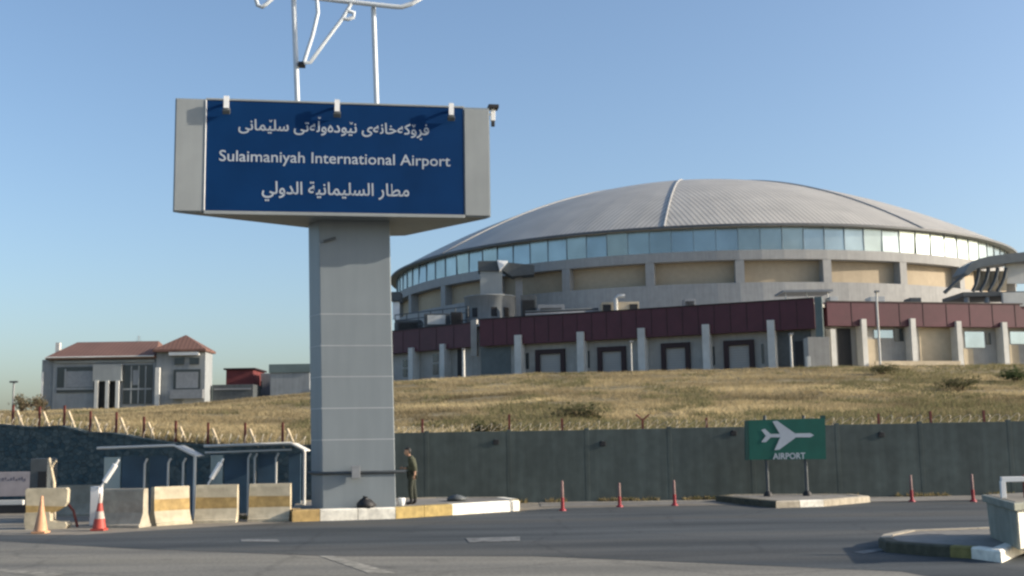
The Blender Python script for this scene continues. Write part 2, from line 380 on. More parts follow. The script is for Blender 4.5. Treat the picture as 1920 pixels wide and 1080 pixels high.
class MB:
    """Collects shapes; build() links them as ONE mesh object. Face material slots by index."""
    def __init__(self):
        self.v, self.f, self.mi, self.uv = [], [], [], {}
        self.cur = 0
        self.sm = set()

    def add(self, vs, fs, uvs=None, smooth=False):
        n = len(self.v)
        self.v += [Vector(p) for p in vs]
        for i, f in enumerate(fs):
            if smooth: self.sm.add(len(self.f))
            if uvs: self.uv[len(self.f)] = uvs[i]
            self.f.append([n + k for k in f]); self.mi.append(self.cur)

    def box(self, c, s, rz=0.0, mat=None):
        x, y, z = s[0] / 2, s[1] / 2, s[2] / 2
        R = mat if mat is not None else Matrix.Rotation(rz, 3, 'Z')
        c = Vector(c)
        vs = [c + R @ Vector(p) for p in ((-x, -y, -z), (x, -y, -z), (x, y, -z), (-x, y, -z), (-x, -y, z), (x, -y, z), (x, y, z), (-x, y, z))]
        self.add(vs, [(3, 2, 1, 0), (4, 5, 6, 7), (0, 1, 5, 4), (1, 2, 6, 5), (2, 3, 7, 6), (3, 0, 4, 7)])

    def hexa(self, lo, hi, uvs=None):
        """lo, hi: matching rings of points (bottom ccw, top ccw)."""
        n = len(lo)
        self.add(list(lo) + list(hi), [tuple(range(n))[::-1], tuple(range(n, 2 * n))] + [(i, (i + 1) % n, n + (i + 1) % n, n + i) for i in range(n)])

    def prism(self, poly, z0, z1):
        self.hexa([(p[0], p[1], z0) for p in poly], [(p[0], p[1], z1) for p in poly])

    def slab(self, a, b, z0, z1, t, back=True):
        """Wall slab from plan point a to b, its front face on the line a-b, thickness t away from the viewer."""
        a, b = Vector(a[:2]), Vector(b[:2])
        d = (b - a).normalized(); n = Vector((-d.y, d.x)) * t
        self.prism([a, b, b + n, a + n], z0, z1)

    def tube(self, pts, r, n=6, r2=None, cap=True):
        pts = [Vector(p) for p in pts]
        rings = []
        prev = None
        for i, p in enumerate(pts):
            d = (pts[min(i + 1, len(pts) - 1)] - pts[max(i - 1, 0)]).normalized()
            if prev is None:
                a = d.orthogonal().normalized()
            else:
                a = (prev - d * prev.dot(d))
                a = a.normalized() if a.length > 1e-6 else d.orthogonal().normalized()
            prev = a
            bb = d.cross(a)
            rr = r if r2 is None else r + (r2 - r) * i / max(1, len(pts) - 1)
            rings.append([p + (a * cos(2 * pi * k / n) + bb * sin(2 * pi * k / n)) * rr for k in range(n)])
        vs = [q for ring in rings for q in ring]
        fs = []
        for i in range(len(pts) - 1):
            for k in range(n):
                k2 = (k + 1) % n
                fs.append((i * n + k, i * n + k2, (i + 1) * n + k2, (i + 1) * n + k))
        self.add(vs, fs, smooth=True)
        if cap:
            m = len(pts) - 1
            self.add(rings[0], [tuple(range(n))[::-1]]); self.add(rings[m], [tuple(range(n))])

    def lathe(self, prof, n=20, c=(0, 0, 0), cap=True):
        c = Vector(c)
        vs = [c + Vector((r * cos(2 * pi * k / n), r * sin(2 * pi * k / n), z)) for r, z in prof for k in range(n)]
        fs = []
        for i in range(len(prof) - 1):
            for k in range(n):
                k2 = (k + 1) % n
                fs.append((i * n + k, i * n + k2, (i + 1) * n + k2, (i + 1) * n + k))
        self.add(vs, fs, smooth=True)
        if cap:
            self.add(vs[:n], [tuple(range(n))[::-1]]); self.add(vs[-n:], [tuple(range(n))])

    def build(self, name, mats, parent=None, local=False, bevel=0.0):
        me = D.meshes.new(name)
        vs = self.v
        if parent is not None and not local:
            inv = ROOTS[root_of(parent).name]
            vs = [inv @ p for p in vs]
        me.from_pydata([tuple(p) for p in vs], [], self.f)
        mats = mats if isinstance(mats, (list, tuple)) else [mats]
        for m in mats: me.materials.append(m)
        me.polygons.foreach_set('material_index', self.mi)
        if self.sm:
            me.polygons.foreach_set('use_smooth', [i in self.sm for i in range(len(self.f))])
        if self.uv:
            l = me.uv_layers.new(name='UVMap')
            for p in me.polygons:
                u = self.uv.get(p.index)
                if u:
                    for k, li in enumerate(p.loop_indices): l.data[li].uv = u[k]
        me.update()
        if bevel:
            bm = bmesh.new(); bm.from_mesh(me)
            bmesh.ops.remove_doubles(bm, verts=bm.verts, dist=1e-5)
            ed = [e for e in bm.edges if len(e.link_faces) == 2 and e.calc_face_angle(0) > 0.5]
            bmesh.ops.bevel(bm, geom=ed, offset=bevel, segments=2, affect='EDGES', profile=0.6)
            bm.to_mesh(me); bm.free()
        o = D.objects.new(name, me)
        COL.objects.link(o)
        if parent is not None: o.parent = parent
        return o


def copy_tree(o, parent=None):
    c = o.copy(); COL.objects.link(c)
    if parent is not None: c.parent = parent
    else: ROOTS[c.name] = Matrix.Identity(4)
    for ch in [q for q in D.objects if q.parent == o]:
        copy_tree(ch, c)
    return c


def sheet(name, poly, z, m, sub=0):
    b = MB(); b.add([(p[0], p[1], z) for p in poly], [tuple(range(len(poly)))])
    o = b.build(name, m); tag(o, kind='structure'); return o


# ------------------------------------------------------------------ ground, roads, hill
g = MB(); g.add([(-6000, -3000, 0), (6000, -3000, 0), (6000, 9000, 0), (-6000, 9000, 0)], [(0, 1, 2, 3)])
tag(g.build('ground', MT['ground']), kind='structure')


def P2(px, py, z=0.0):
    p = at_z(px, py, z); return (p.x, p.y)


# dark junction asphalt between the light road and the foot of the wall
junction = [P2(-60, 1003), P2(150, 1003), P2(330, 992), P2(545, 979), P2(742, 973), P2(975, 958), P2(1040, 953), (14, 36.3), (60, 36.8), (60, 8), (8.0, 10), P2(1690, 1072), P2(1300, 1055), P2(1000, 1043), P2(620, 1043), P2(267, 1030), P2(-60, 1012)]
sheet('junction_road', junction, 0.004, MT['junction'])
road = [(-60, 52), P2(-60, 1013), P2(267, 1031), P2(620, 1044), P2(1000, 1044), P2(1300, 1056), P2(1690, 1073), (8.0, 10), (30, -6), (30, -60), (-60, -60)]
sheet('road', road, 0.008, MT['road'])
sheet('pavement', [(0.8, 36.4), (14, 36.35), (60, 36.9), (60, 38.9), (0.8, 38.9)], 0.012, MT['pavement'])

rm = MB()
for pts in ([(873, 1009), (975, 1006), (975, 1014), (880, 1017)],
            [(452, 1011), (520, 1011), (525, 1016), (452, 1015)],
            [(1600, 1035), (1655, 1027), (1662, 1031), (1620, 1038)],
            ):
    q = [at_z(a, b, 0.014) for a, b in pts]
    rm.add(q[::-1], [(0, 1, 2, 3)])
tag(rm.build('road_marking', MT['roadpaint']), kind='structure')
rm = MB()
for pts in ([(598, 1042), (625, 1042), (742, 1074), (690, 1074)], [(-10, 1066), (120, 1076), (90, 1082), (-10, 1070)]):
    q = [at_z(a, b, 0.014) for a, b in pts]
    rm.add(q[::-1], [(0, 1, 2, 3)])
tag(rm.build('road_marking', MT['roadfaint']), kind='structure')

CREST_PX = [(-700, 800), (-200, 778), (0, 771), (150, 768), (250, 765), (400, 753), (580, 736), (740, 713), (900, 703), (1000, 698), (1300, 691), (1550, 685), (1920, 681), (2400, 684), (2900, 700)]
CR = []
for a, b in CREST_PX:
    p = at_y(a, b, 100.0)
    CR.append((p.x / 100.0, p.z))
CRB = np.array([c[0] for c in CR]); CRZ = np.array([c[1] for c in CR])
WALL_Y = 38.9
LEFT_A = at_y(590, 850, 38.9); LEFT_B = at_y(-160, 850, 46.0)      # the stone wall's foot, right end to left end


def wall_y(X):
    if X > LEFT_A.x: return WALL_Y
    t = (LEFT_A.x - X) / (LEFT_A.x - LEFT_B.x)
    return LEFT_A.y + t * (LEFT_B.y - LEFT_A.y)


def hill_z(X, Y):
    b = X / max(Y, 1.0)
    zc = float(np.interp(b, CRB, CRZ))
    y0 = wall_y(X)
    z0 = 1.85 + max(0.0, min(1.0, (-8 - X) / 10)) * 0.9
    t = (Y - y0) / (100.0 - y0)
    if t < 0: return z0
    if t < 0.9: z = z0 + (zc - z0) * t * (1 - 0.06 * sin(pi * t / 0.9))
    else:
        k = min(1.0, (t - 0.9) / 0.2); z = z0 + (zc - z0) * (0.9 + 0.1 * (k - k * k * 0.5) * 1.6)
        if t > 1.1: z = z0 + (zc - z0) * 0.98
    if 0.02 < t < 0.9:
        z += 0.10 * noise.noise(Vector((X * 0.25, Y * 0.25, 0))) + 0.18 * noise.noise(Vector((X * 0.07, Y * 0.09, 3)))
    return z


hb = MB()
ys = [0.25, 1.0] + list(np.arange(2.5, 80, 1.6)) + [82, 86, 92, 100, 120, 160, 260, 600, 1500]
xs = list(np.arange(-100, 121, 1.8))
xs = [-1500, -500, -200] + xs + [200, 500, 1500]
nx = len(xs)
vs, fs = [], []
for j, dy in enumerate(ys):
    for i, x in enumerate(xs):
        X = x * (0.55 + 0.45 * min(1, dy / 60.0)) if abs(x) < 130 else x
        Y = wall_y(X) + dy
        vs.append((X, Y, hill_z(X, Y)))
for j in range(len(ys) - 1):
    for i in range(nx - 1):
        fs.append((j * nx + i, j * nx + i + 1, (j + 1) * nx + i + 1, (j + 1) * nx + i))
hb.add(vs, fs, smooth=True)
# closing face down to the ground behind the wall
tag(hb.build('hill', MT['hill']), kind='structure')


# ------------------------------------------------------------------ arena with the shallow dome
ACX, ACY, AR, AE, AH, AP = 28.8, 182.0, 48.0, 27.05, 14.6, 1.89


def apt(ang, r, z):
    """ang in degrees, 0 faces the camera side (-Y), positive to the right."""
    a = radians(ang)
    return Vector((ACX + r * sin(a), ACY - r * cos(a), z))


def dome_z(r): return AE + AH * (1 - (r / AR) ** AP)


arena = thing('arena', (ACX, ACY, 8.0), 'large round arena with shallow pale ribbed dome and blue glass band under the eave', 'arena')
NG, GOFF = 9, -12.63
b = MB()
NR, NL = 26, 10
for k in range(NG):
    a0 = GOFF + k * 360 / NG; a1 = a0 + 360 / NG; am = (a0 + a1) / 2
    for i in range(NR):
        r0, r1 = AR * i / NR, AR * (i + 1) / NR
        for j in range(NL):
            t0, t1 = a0 + (a1 - a0) * j / NL, a0 + (a1 - a0) * (j + 1) / NL
            q = [apt(t0, r1, dome_z(r1)), apt(t1, r1, dome_z(r1)), apt(t1, r0, dome_z(r0)), apt(t0, r0, dome_z(r0))]
            u = [(r1 * sin(radians(t0 - am)) + k * 100, 0), (r1 * sin(radians(t1 - am)) + k * 100, 0), (r0 * sin(radians(t1 - am)) + k * 100, 0), (r0 * sin(radians(t0 - am)) + k * 100, 0)]
            if i == 0: q, u = q[:3], u[:3]
            b.add(q, [tuple(range(len(q)))], [u], smooth=True)
# underside of the eave
for k in range(180):
    t0, t1 = k * 2, k * 2 + 2
    b.add([apt(t0, AR, AE - 0.20), apt(t0, AR - 2, AE - 0.20), apt(t1, AR - 2, AE - 0.20), apt(t1, AR, AE - 0.20)], [(0, 1, 2, 3)])
roof = b.build('dome_roof', MT['dome'], arena)
b = MB()
for k in range(180):
    t0, t1 = k * 2, k * 2 + 2
    b.add([apt(t0, AR + .05, AE - 0.22), apt(t1, AR + .05, AE - 0.22), apt(t1, AR + .05, AE + 0.06), apt(t0, AR + .05, AE + 0.06)], [(0, 1, 2, 3)])
b.build('eave_trim', MT['eave'], roof)
for k in range(NG):
    b = MB(); a0 = GOFF + k * 360 / NG
    b.tube([apt(a0, AR * i / 24, dome_z(AR * i / 24) + 0.02) for i in range(2, 25)], 0.16, 6)
    b.build('ridge_rib', MT['domerib'], roof)
b = MB()
GL0, GL1 = 24.0, 26.84
NP = 112
for k in range(NP):
    t0, t1 = -2.1 + k * 360 / NP, -2.1 + (k + 1) * 360 / NP
    dz = random.gauss(0, 0.025); dr = random.gauss(0, 0.02)
    b.add([apt(t0, 47.0 + dz, GL0), apt(t1, 47.0 + dz + dr, GL0), apt(t1, 47.0 - dz + dr, GL1), apt(t0, 47.0 - dz, GL1)], [(0, 1, 2, 3)])
    b.cur = 1; b.box(apt(t0, 47.05, (GL0 + GL1) / 2), (0.07, 0.10, GL1 - GL0), radians(t0)); b.cur = 0
b.build('glazing_band', [MT['glassband'], MT['mullion']], arena)


def ring(r_out, r_in, z0, z1, n=112):
    b = MB()
    for k in range(n):
        t0, t1 = -2.1 + k * 360 / n, -2.1 + (k + 1) * 360 / n
        b.add([apt(t0, r_out, z0), apt(t1, r_out, z0), apt(t1, r_out, z1), apt(t0, r_out, z1), apt(t0, r_in, z0), apt(t1, r_in, z0), apt(t1, r_in, z1), apt(t0, r_in, z1)],
              [(0, 1, 2, 3), (3, 2, 6, 7), (4, 5, 1, 0)])
    return b


ring(47.5, 45.8, 22.85, 24.0).build('ring_beam', MT['drum'], arena)
ring(47.45, 45.8, 7.0, 20.1).build('drum_wall', MT['drum'], arena)
NC = 28
for k in range(NC):
    t0 = -2.1 + k * 360 / NC
    vis = abs(((t0 + 180) % 360) - 180) < 92
    if vis:
        b = MB(); b.box(apt(t0, 46.85, 21.475), (1.05, 1.2, 2.75), radians(t0)); b.build('column', MT['drum'], arena)
        b = MB()
        for j in range(4):
            s0, s1 = t0 + j * 90 / NC, t0 + (j + 1) * 90 / NC
            b.add([apt(s0, 46.3, 20.1), apt(s1, 46.3, 20.1), apt(s1, 46.3, 22.85), apt(s0, 46.3, 22.85)], [(0, 1, 2, 3)])
        b.build('infill_panel', MT['beige'], arena)
ring(46.0, 45.0, 20.0, 24.0).build('inner_wall', MT['drum'], arena)

# ------------------------------------------------------------------ low annexe around the arena: maroon fascia, white piers, dock doors
ZT = 15.4
A0 = at_z(640, 632, ZT); A1 = at_z(884, 606, ZT)
B0 = at_z(899, 600, ZT); B1 = at_z(1525, 560, ZT)
C0 = at_z(1550, 566, ZT); C1 = at_z(1920, 571, ZT)
C2 = C1 + (C1 - C0) * 0.9
BASE = 7.2
annex = thing('annexe_building', (B1.x, B1.y + 3, BASE), 'low grey building with maroon fascia and white piers wrapped round the foot of the arena', 'building')


def inset(a, b, d):
    a, b = Vector(a[:2]), Vector(b[:2]); t = (b - a).normalized(); n = Vector((-t.y, t.x)) * d
    return a + n, b + n


def on_line(px, py, a, b, off=0.0):
    """Point where the sight line meets the vertical plane through a-b pushed back by off."""
    a2, b2 = inset(a, b, off); t = (b2 - a2).normalized()
    return at_plane(px, py, Vector((a2.x, a2.y, 0)), Vector((-t.y, t.x, 0)))


w = MB()
for a, bb in ((A0, A1), (B0, B1), (C0, C2)):
    p, q = inset(a, bb, 0.9)
    w.slab(p, q, BASE, ZT - 0.3, 0.4)
# recesses between the three fronts
p, q = inset(B0, B1, 3.2); pa, qa = inset(A0, A1, 0.9)
w.slab(Vector((qa.x, qa.y)), inset(B0, B1, 0.9)[0] + Vector((0, 2.6)), BASE, ZT - 0.6, 0.3)
w.slab(inset(B0, B1, 0.9)[1] + Vector((0, 1.2)), inset(C0, C2, 0.9)[0] + Vector((0, .1)), BASE, ZT - 0.6, 0.3)
wallp = w.build('wall', MT['annexwall'], annex)
r = MB()
r.prism([inset(A0, A1, .3)[0], inset(A0, A1, .3)[1], inset(B0, B1, .3)[0], inset(B0, B1, .3)[1], inset(C0, C2, .3)[0], inset(C0, C2, .3)[1], C2.to_2d() + Vector((6, 40)), Vector((ACX, ACY - 30)), A0.to_2d() + Vector((8, 40))], ZT - 0.55, ZT - 0.25)
r.build('flat_roof', MT['flatroof'], annex)


def fascia(a, bb, zb, n_j):
    f = MB(); f.slab(a, bb, zb, ZT, 0.85)
    o = f.build('fascia', MT['maroon'], annex)
    k = MB()
    a2, b2 = Vector(a[:2]), Vector(bb[:2]); d = (b2 - a2).normalized(); nn = Vector((d.y, -d.x)) * 0.02
    for i in range(1, n_j):
        c = a2.lerp(b2, i / n_j); k.box((*(c + nn * 0.5), (zb + ZT) / 2), (0.05, 0.04, ZT - zb - 0.1), atan2(d.y, d.x))
    L = (b2 - a2).length; c = a2.lerp(b2, .5)
    k.box((*(c + nn), ZT + 0.06), (L, 0.12, 0.12), atan2(d.y, d.x))
    k.build('fascia_trim', MT['maroondark'], o)


fz = lambda px, py, a, bb: on_line(px, py, a, bb).z
ZFA, ZFB, ZFC = fz(770, 660, A0, A1), fz(1200, 633, B0, B1), fz(1700, 612, C0, C1)
fascia(A0, A1, ZFA, 8); fascia(B0, B1, ZFB, 22); fascia(C0, C2, ZFC, 16)

PIERS = [(A0, A1, x, yt, 15) for x, yt in ((690, 662), (769, 652), (828, 645))] + \
        [(B0, B1, x, yt, 17) for x, yt in ((970, 628), (1087, 622), (1201, 615), (1322, 608), (1444, 600))] + \
        [(C0, C1, x, yt, 13) for x, yt in ((1562, 617), (1620, 598), (1712, 597), (1798, 602), (1884, 604), (1966, 607))]
for a, bb, px, yt, wpx in PIERS:
    top = on_line(px, yt, a, bb, -0.35); 
    wid = wpx / FPX * top.y * 0.8
    d = (bb - a).to_2d().normalized(); ang = atan2(d.y, d.x); nrm = Vector((-d.y, d.x, 0))
    b = MB(); c = Vector((top.x, top.y, 0)) + nrm * 0.62
    b.box((c.x, c.y, (top.z + BASE) / 2), (wid, 1.2, top.z - BASE), ang)
    b.build('pier', MT['pier'], annex)
# dock doors: dark red frame round a grey roller shutter
for x0, x1, yt in ((1005, 1060, 655), (1121, 1174, 650), (1240, 1294, 643), (1357, 1414, 638)):
    p0 = on_line(x0, yt, B0, B1, 0.9); p1 = on_line(x1, yt, B0, B1, 0.9)
    d = (B1 - B0).to_2d().normalized(); ang = atan2(d.y, d.x); nf = Vector((d.y, -d.x))
    L = (p1 - p0).to_2d().length; c = (p0 + p1).to_2d() / 2
    fr = MB(); fw = 0.5
    cc = c + nf * 0.14
    zt = (p0.z + p1.z) / 2
    fr.box((*cc, zt - fw / 2), (L, 0.30, fw), ang)
    for s in (-1, 1):
        e = cc + d * (s * (L / 2 - fw / 2)); fr.box((*e, (zt - fw + BASE) / 2), (fw, 0.30, zt - fw - BASE), ang)
    sh = MB(); z1 = zt - fw; hw = L / 2 - fw; cs = c + nf * 0.04
    pa, pb = cs - d * hw, cs + d * hw
    sh.add([(*pa, BASE), (*pb, BASE), (*pb, z1), (*pa, z1)], [(0, 1, 2, 3)], [[(0, 0), (0, 0), (z1 - BASE, 0), (z1 - BASE, 0)]])
    dd = sh.build('dock_door', MT['shutter'], annex)
    fr.build('frame', MT['maroondark'], dd)


def opening(a, bb, x0, x1, yt, yb, name, m, off=0.9, proud=0.03, th=0.06):
    p0, p1 = on_line(x0, yt, a, bb, off), on_line(x1, yb, a, bb, off)
    d = (bb - a).to_2d().normalized(); ang = atan2(d.y, d.x); nf = Vector((d.y, -d.x))
    L = (p1 - p0).to_2d().length; c = (p0 + p1).to_2d() / 2 + nf * proud
    b = MB(); b.box((*c, (p0.z + p1.z) / 2), (L, th, abs(p0.z - p1.z)), ang)
    return b.build(name, m, annex)


opening(A0, A1, 756, 764, 675, 688, 'window', MT['glassdark']); opening(A0, A1, 756, 764, 692, 706, 'window', MT['glassdark'])
opening(A0, A1, 812, 822, 664, 678, 'window', MT['glassdark']); opening(A0, A1, 812, 822, 683, 702, 'window', MT['glassdark'])
opening(A0, A1, 858, 868, 655, 705, 'door', MT['black'])
opening(B0, B1, 902, 958, 652, 700, 'glazed_screen', M('dusky_screen', (0.085, 0.105, 0.11), 0.4, 0.1, 2, 0.02))
opening(B0, B1, 984, 992, 662, 692, 'window', MT['glassdark']); opening(B0, B1, 1098, 1106, 658, 690, 'window', MT['glassdark'])
opening(B0, B1, 1334, 1341, 650, 684, 'window', MT['glassdark']); opening(B0, B1, 1427, 1433, 645, 682, 'window', MT['glassdark'])
opening(B0, B1, 1454, 1524, 622, 690, 'open_bay', MT['darkgrey'])
opening(B0, B1, 1490, 1508, 640, 690, 'door', MT['black'], proud=0.10)
opening(C0, C1, 1569, 1598, 616, 690, 'entrance_opening', MT['black'])
opening(C0, C1, 1638, 1674, 619, 634, 'window', MT['glassblue']); opening(C0, C1, 1676, 1694, 616, 640, 'window', MT['glassdark'])
opening(C0, C1, 1808, 1846, 622, 652, 'window', MT['glassblue']); opening(C0, C1, 1848, 1858, 624, 646, 'window', MT['glassdark'])
opening(C0, C1, 1893, 1925, 622, 645, 'window', MT['glassblue'])
opening(C0, C1, 1722, 1790, 614, 690, 'infill_panel', MT['annexpale'])
opening(C0, C1, 1626, 1650, 636, 690, 'infill_panel', MT['annexpale'])  # this and the narrow strips below: sunlit wall painted as pale panels
opening(C0, C1, 1806, 1826, 654, 690, 'infill_panel', MT['annexpale'])
opening(C0, C1, 1892, 1912, 647, 690, 'infill_panel', MT['annexpale'])
opening(C0, C1, 1640, 1800, 677, 690, 'plinth', MT['annexpale'], off=-0.6, th=0.3)
opening(B0, B1, 1527, 1548, 557, 690, 'corner_pier', MT['greensheet'], off=.2, th=.3)
opening(B0, B1, 884, 896, 600, 668, 'recess_pier', MT['annexwall'], off=1.6, th=0.4)

# ------------------------------------------------------------------ equipment on the annexe roof
def roof_z(): return ZT - 0.25


def boxthing(name, px0, px1, pyt, pyb, Y, depth, m, label, cat, extra=None, group=None, part='casing', zbase=None, bev=0.03):
    p0, p1 = at_y(px0, pyt, Y), at_y(px1, pyb, Y)
    z1 = at_y((px0 + px1) / 2, pyt, Y).z; z0 = at_y((px0 + px1) / 2, pyb, Y).z if zbase is None else zbase
    cx = (p0.x + p1.x) / 2; wd = abs(p1.x - p0.x)
    t = thing(name, (cx, Y + depth / 2, z0), label, cat, group)
    b = MB(); b.box((cx, Y + depth / 2, (z0 + z1) / 2), (wd, depth, z1 - z0)); b.build(part, m, t, bevel=bev)
    if extra: extra(t, cx, Y, z0, z1, wd, depth)
    return t


def grille(t, cx, Y, z0, z1, wd, depth):
    b = MB()
    n = max(3, int((z1 - z0) / 0.22))
    for i in range(n):
        z = z0 + (z1 - z0) * (0.2 + 0.65 * i / n)
        b.box((cx, Y - 0.04, z), (wd * 0.8, 0.08, 0.08))
    b.build('grille', MT['black'], t)
    b = MB()
    for s in (-1, 1): b.box((cx + s * wd * 0.35, Y + depth / 2, z0 - 0.15), (0.2, depth * 0.9, 0.3))
    b.build('skid', MT['greysteel'], t)


RZ = ZT - 0.25
boxthing('roof_unit', 742, 790, 600, 622, 140, 3, MT['darkgrey'], 'low dark machinery on the annexe roof right beside the grey sign column', 'roof unit', grille, zbase=RZ + .3)
def framed(t, cx, Y, z0, z1, wd, depth):
    b = MB(); b.box((cx, Y - 0.08, (z0 + z1) / 2 + .1), (wd * .72, 0.1, (z1 - z0) * .66)); b.build('front_panel', MT['pier'], t)
    b = MB()
    for s in (-1, 1): b.box((cx + s * wd * .42, Y + depth / 2, z0 - .15), (.2, depth * .9, .3))
    b.build('skid', MT['greysteel'], t)
boxthing('roof_unit', 795, 842, 588, 614, 136, 3, MT['darkgrey'], 'dark roof unit with a pale square front panel, left of the grey roof tower', 'roof unit', framed, zbase=RZ + .3)
boxthing('roof_unit', 845, 866, 585, 608, 134, 3, MT['black'], 'small black roof unit squeezed against the left of the round tank', 'roof unit', grille, zbase=RZ + .3)
# round tank housing with the beige shaft on top
p = at_y(918, 560, 137)
tw = thing('vent_tower', (p.x, 139, RZ), 'beige vent shaft with dark canopy and bright metal chute on a round grey base', 'vent tower')
b = MB(); hw = 3.0; zt = at_y(918, 551, 136).z
b.lathe([(3.1, RZ), (3.1, zt - 0.15), (3.2, zt - .12), (3.2, zt), (0.2, zt + .05)], 28, (p.x, 139.2, 0), cap=False); b.build('base_drum', MT['render'], tw)
b = MB()
for a in (-60, -35, 10, 40): b.box((p.x + 3.12 * sin(radians(a)), 139.2 - 3.12 * cos(radians(a)), (RZ + zt) / 2), (0.7, .1, 1.1), radians(a))
b.build('hatch', MT['black'], tw)
s0, s1 = at_y(900, 510, 138), at_y(942, 551, 138)
b = MB(); b.box(((s0.x + s1.x) / 2, 139.2, (s0.z + zt) / 2 + .1), (s1.x - s0.x, 2.4, s0.z - zt + .1)); b.build('shaft', MT['trim'], tw, bevel=.03)
c0, c1 = at_y(896, 491, 138), at_y(936, 511, 138)
b = MB(); b.box(((c0.x + c1.x) / 2, 139.2, (c0.z + s0.z) / 2 + .08), (c1.x - c0.x, 2.8, c0.z - s0.z)); b.build('cap', MT['darkgrey'], tw, bevel=.03)
q = [at_y(932, 488, 137.4), at_y(952, 489, 137.4), at_y(946, 497, 137.2), at_y(937, 508, 137.2)]
b = MB(); b.hexa([v + Vector((0, 1.2, 0)) for v in q], q); b.build('metal_chute', MT['white'], tw)
q = [at_y(942, 507, 137.8), at_y(953, 492, 137.8), at_y(1002, 497, 137.8), at_y(1002, 514, 137.8), at_y(960, 518, 137.8)]
b = MB(); b.hexa([v + Vector((0, 2.6, 0)) for v in q], q); b.build('canopy', MT['darkgrey'], tw)
s0, s1 = at_y(966, 518, 138.4), at_y(980, 551, 138.4)
b = MB(); b.box(((s0.x + s1.x) / 2 , 140, (s0.z + RZ) / 2), (s1.x - s0.x, 1.2, s0.z - RZ)); b.build('canopy_support', MT['greysteel'], tw)
boxthing('roof_unit', 976, 1006, 553, 590, 133, 3, MT['darkgrey'], 'tall dark roof unit just right of the round based vent tower', 'roof unit', grille, zbase=RZ + .3)
boxthing('roof_unit', 1008, 1058, 571, 590, 131, 3, MT['greysteel'], 'low grey roof unit between the tall dark unit and the pale fan housing', 'roof unit', grille, zbase=RZ + .3)
def fan(t, cx, Y, z0, z1, wd, depth):
    b = MB(); b.tube([(cx - .5, Y - .3, z0), (cx - .5, Y - .3, z1 + .35), (cx - .2, Y - .3, z1 + .6), (cx + .5, Y - .3, z1 + .6)], .22, 8); b.build('bent_duct', MT['pier'], t)
    for s in (-1, 1):
        b = MB(); b.box((cx + s * wd * .36, Y - .06, (z0 + z1) / 2), (wd * .22, .1, (z1 - z0) * .7)); b.build('louvre', MT['black'], t)
boxthing('roof_unit', 1128, 1198, 566, 585, 126, 3, MT['annexpale'], 'beige fan housing with a bent pale duct and black louvres on the annexe roof', 'roof unit', fan, zbase=RZ)
boxthing('roof_unit', 1283, 1304, 560, 578, 121, 2, MT['greysteel'], 'small grey box near the middle of the maroon roof edge', 'roof unit', grille, zbase=RZ + .3)
boxthing('roof_unit', 1632, 1660, 556, 569, 119, 2, MT['pier'], 'small white roof box behind the bright maroon fascia', 'roof unit', None, zbase=RZ)
boxthing('roof_unit', 1706, 1728, 558, 571, 119, 2, MT['darkgrey'], 'small dark roof box behind the bright maroon fascia', 'roof unit', None, zbase=RZ)
boxthing('roof_unit', 1556, 1572, 556, 569, 119, 2, MT['pier'], 'pale roof box at the corner where the bright fascia begins', 'roof unit', None, zbase=RZ)
# overhang at the arena's left edge, roof railing and pipe run
def underpanel(t, cx, Y, z0, z1, wd, d):
    b = MB(); b.box((cx, Y + .6, z0 - 1.25), (wd * .7, .4, 2.3)); b.build('white_panel', MT['white'], t)
boxthing('roof_overhang', 733, 751, 547, 564, 148, 3, MT['darkgrey'], 'dark overhanging box with a white panel below, at the extreme left edge of the arena', 'overhang', underpanel)
ra, rb = A0.lerp(A1, .42) + Vector((0, 3, 0)), A0.lerp(A1, .97) + Vector((0, 3, 0))
t = thing('roof_railing', (ra.x, ra.y, RZ), 'dark steel railing along the annexe roof, left of the vent tower', 'railing')
b = MB()
for zz in (1.0, 1.9, 2.6): b.tube([Vector((ra.x, ra.y, RZ + zz)), Vector((rb.x, rb.y, RZ + zz))], .06, 6)
b.build('rails', MT['darkgrey'], t)
for k in range(7):
    q = ra.lerp(rb, k / 6); b = MB(); b.tube([(q.x, q.y, RZ), (q.x, q.y, RZ + 2.65)], .06, 6); b.build('post', MT['darkgrey'], t)
pa_, pb_ = at_y(985, 580, 130), at_y(1122, 573, 128)
t = thing('pipe_run', (pa_.x, 130, RZ), 'run of dark pipes on the annexe roof, right of the vent tower', 'pipes')
for k in range(3):
    b = MB(); dz = .35 * k; b.tube([Vector((pa_.x, 130 + k * .3, RZ + .7 + dz)), Vector((pb_.x, 128 + k * .3, RZ + .7 + dz)), Vector((pb_.x, 128 + k * .3, RZ))], .14, 8); b.build('pipe', MT['darkgrey' if k % 2 == 0 else 'greysteel'], t)

# thin flat shade roof
c = thing('shade_roof', (at_y(1512, 556, 119).x, 120, RZ), 'thin flat shade roof on slim legs above the darker maroon fascia', 'shade roof')
p0, p1 = at_y(1468, 543, 119), at_y(1562, 547, 119)
b = MB(); b.box(((p0.x + p1.x) / 2, 121, (p0.z + p1.z) / 2), (p1.x - p0.x, 4, .22)); b.build('roof_slab', MT['greysteel'], c)
for sx in (.08, .5, .92):
    b = MB(); x = p0.x + (p1.x - p0.x) * sx; b.tube([(x, 119.6, RZ), (x, 119.6, p0.z - .1)], .07, 6); b.build('leg', MT['pier'], c)

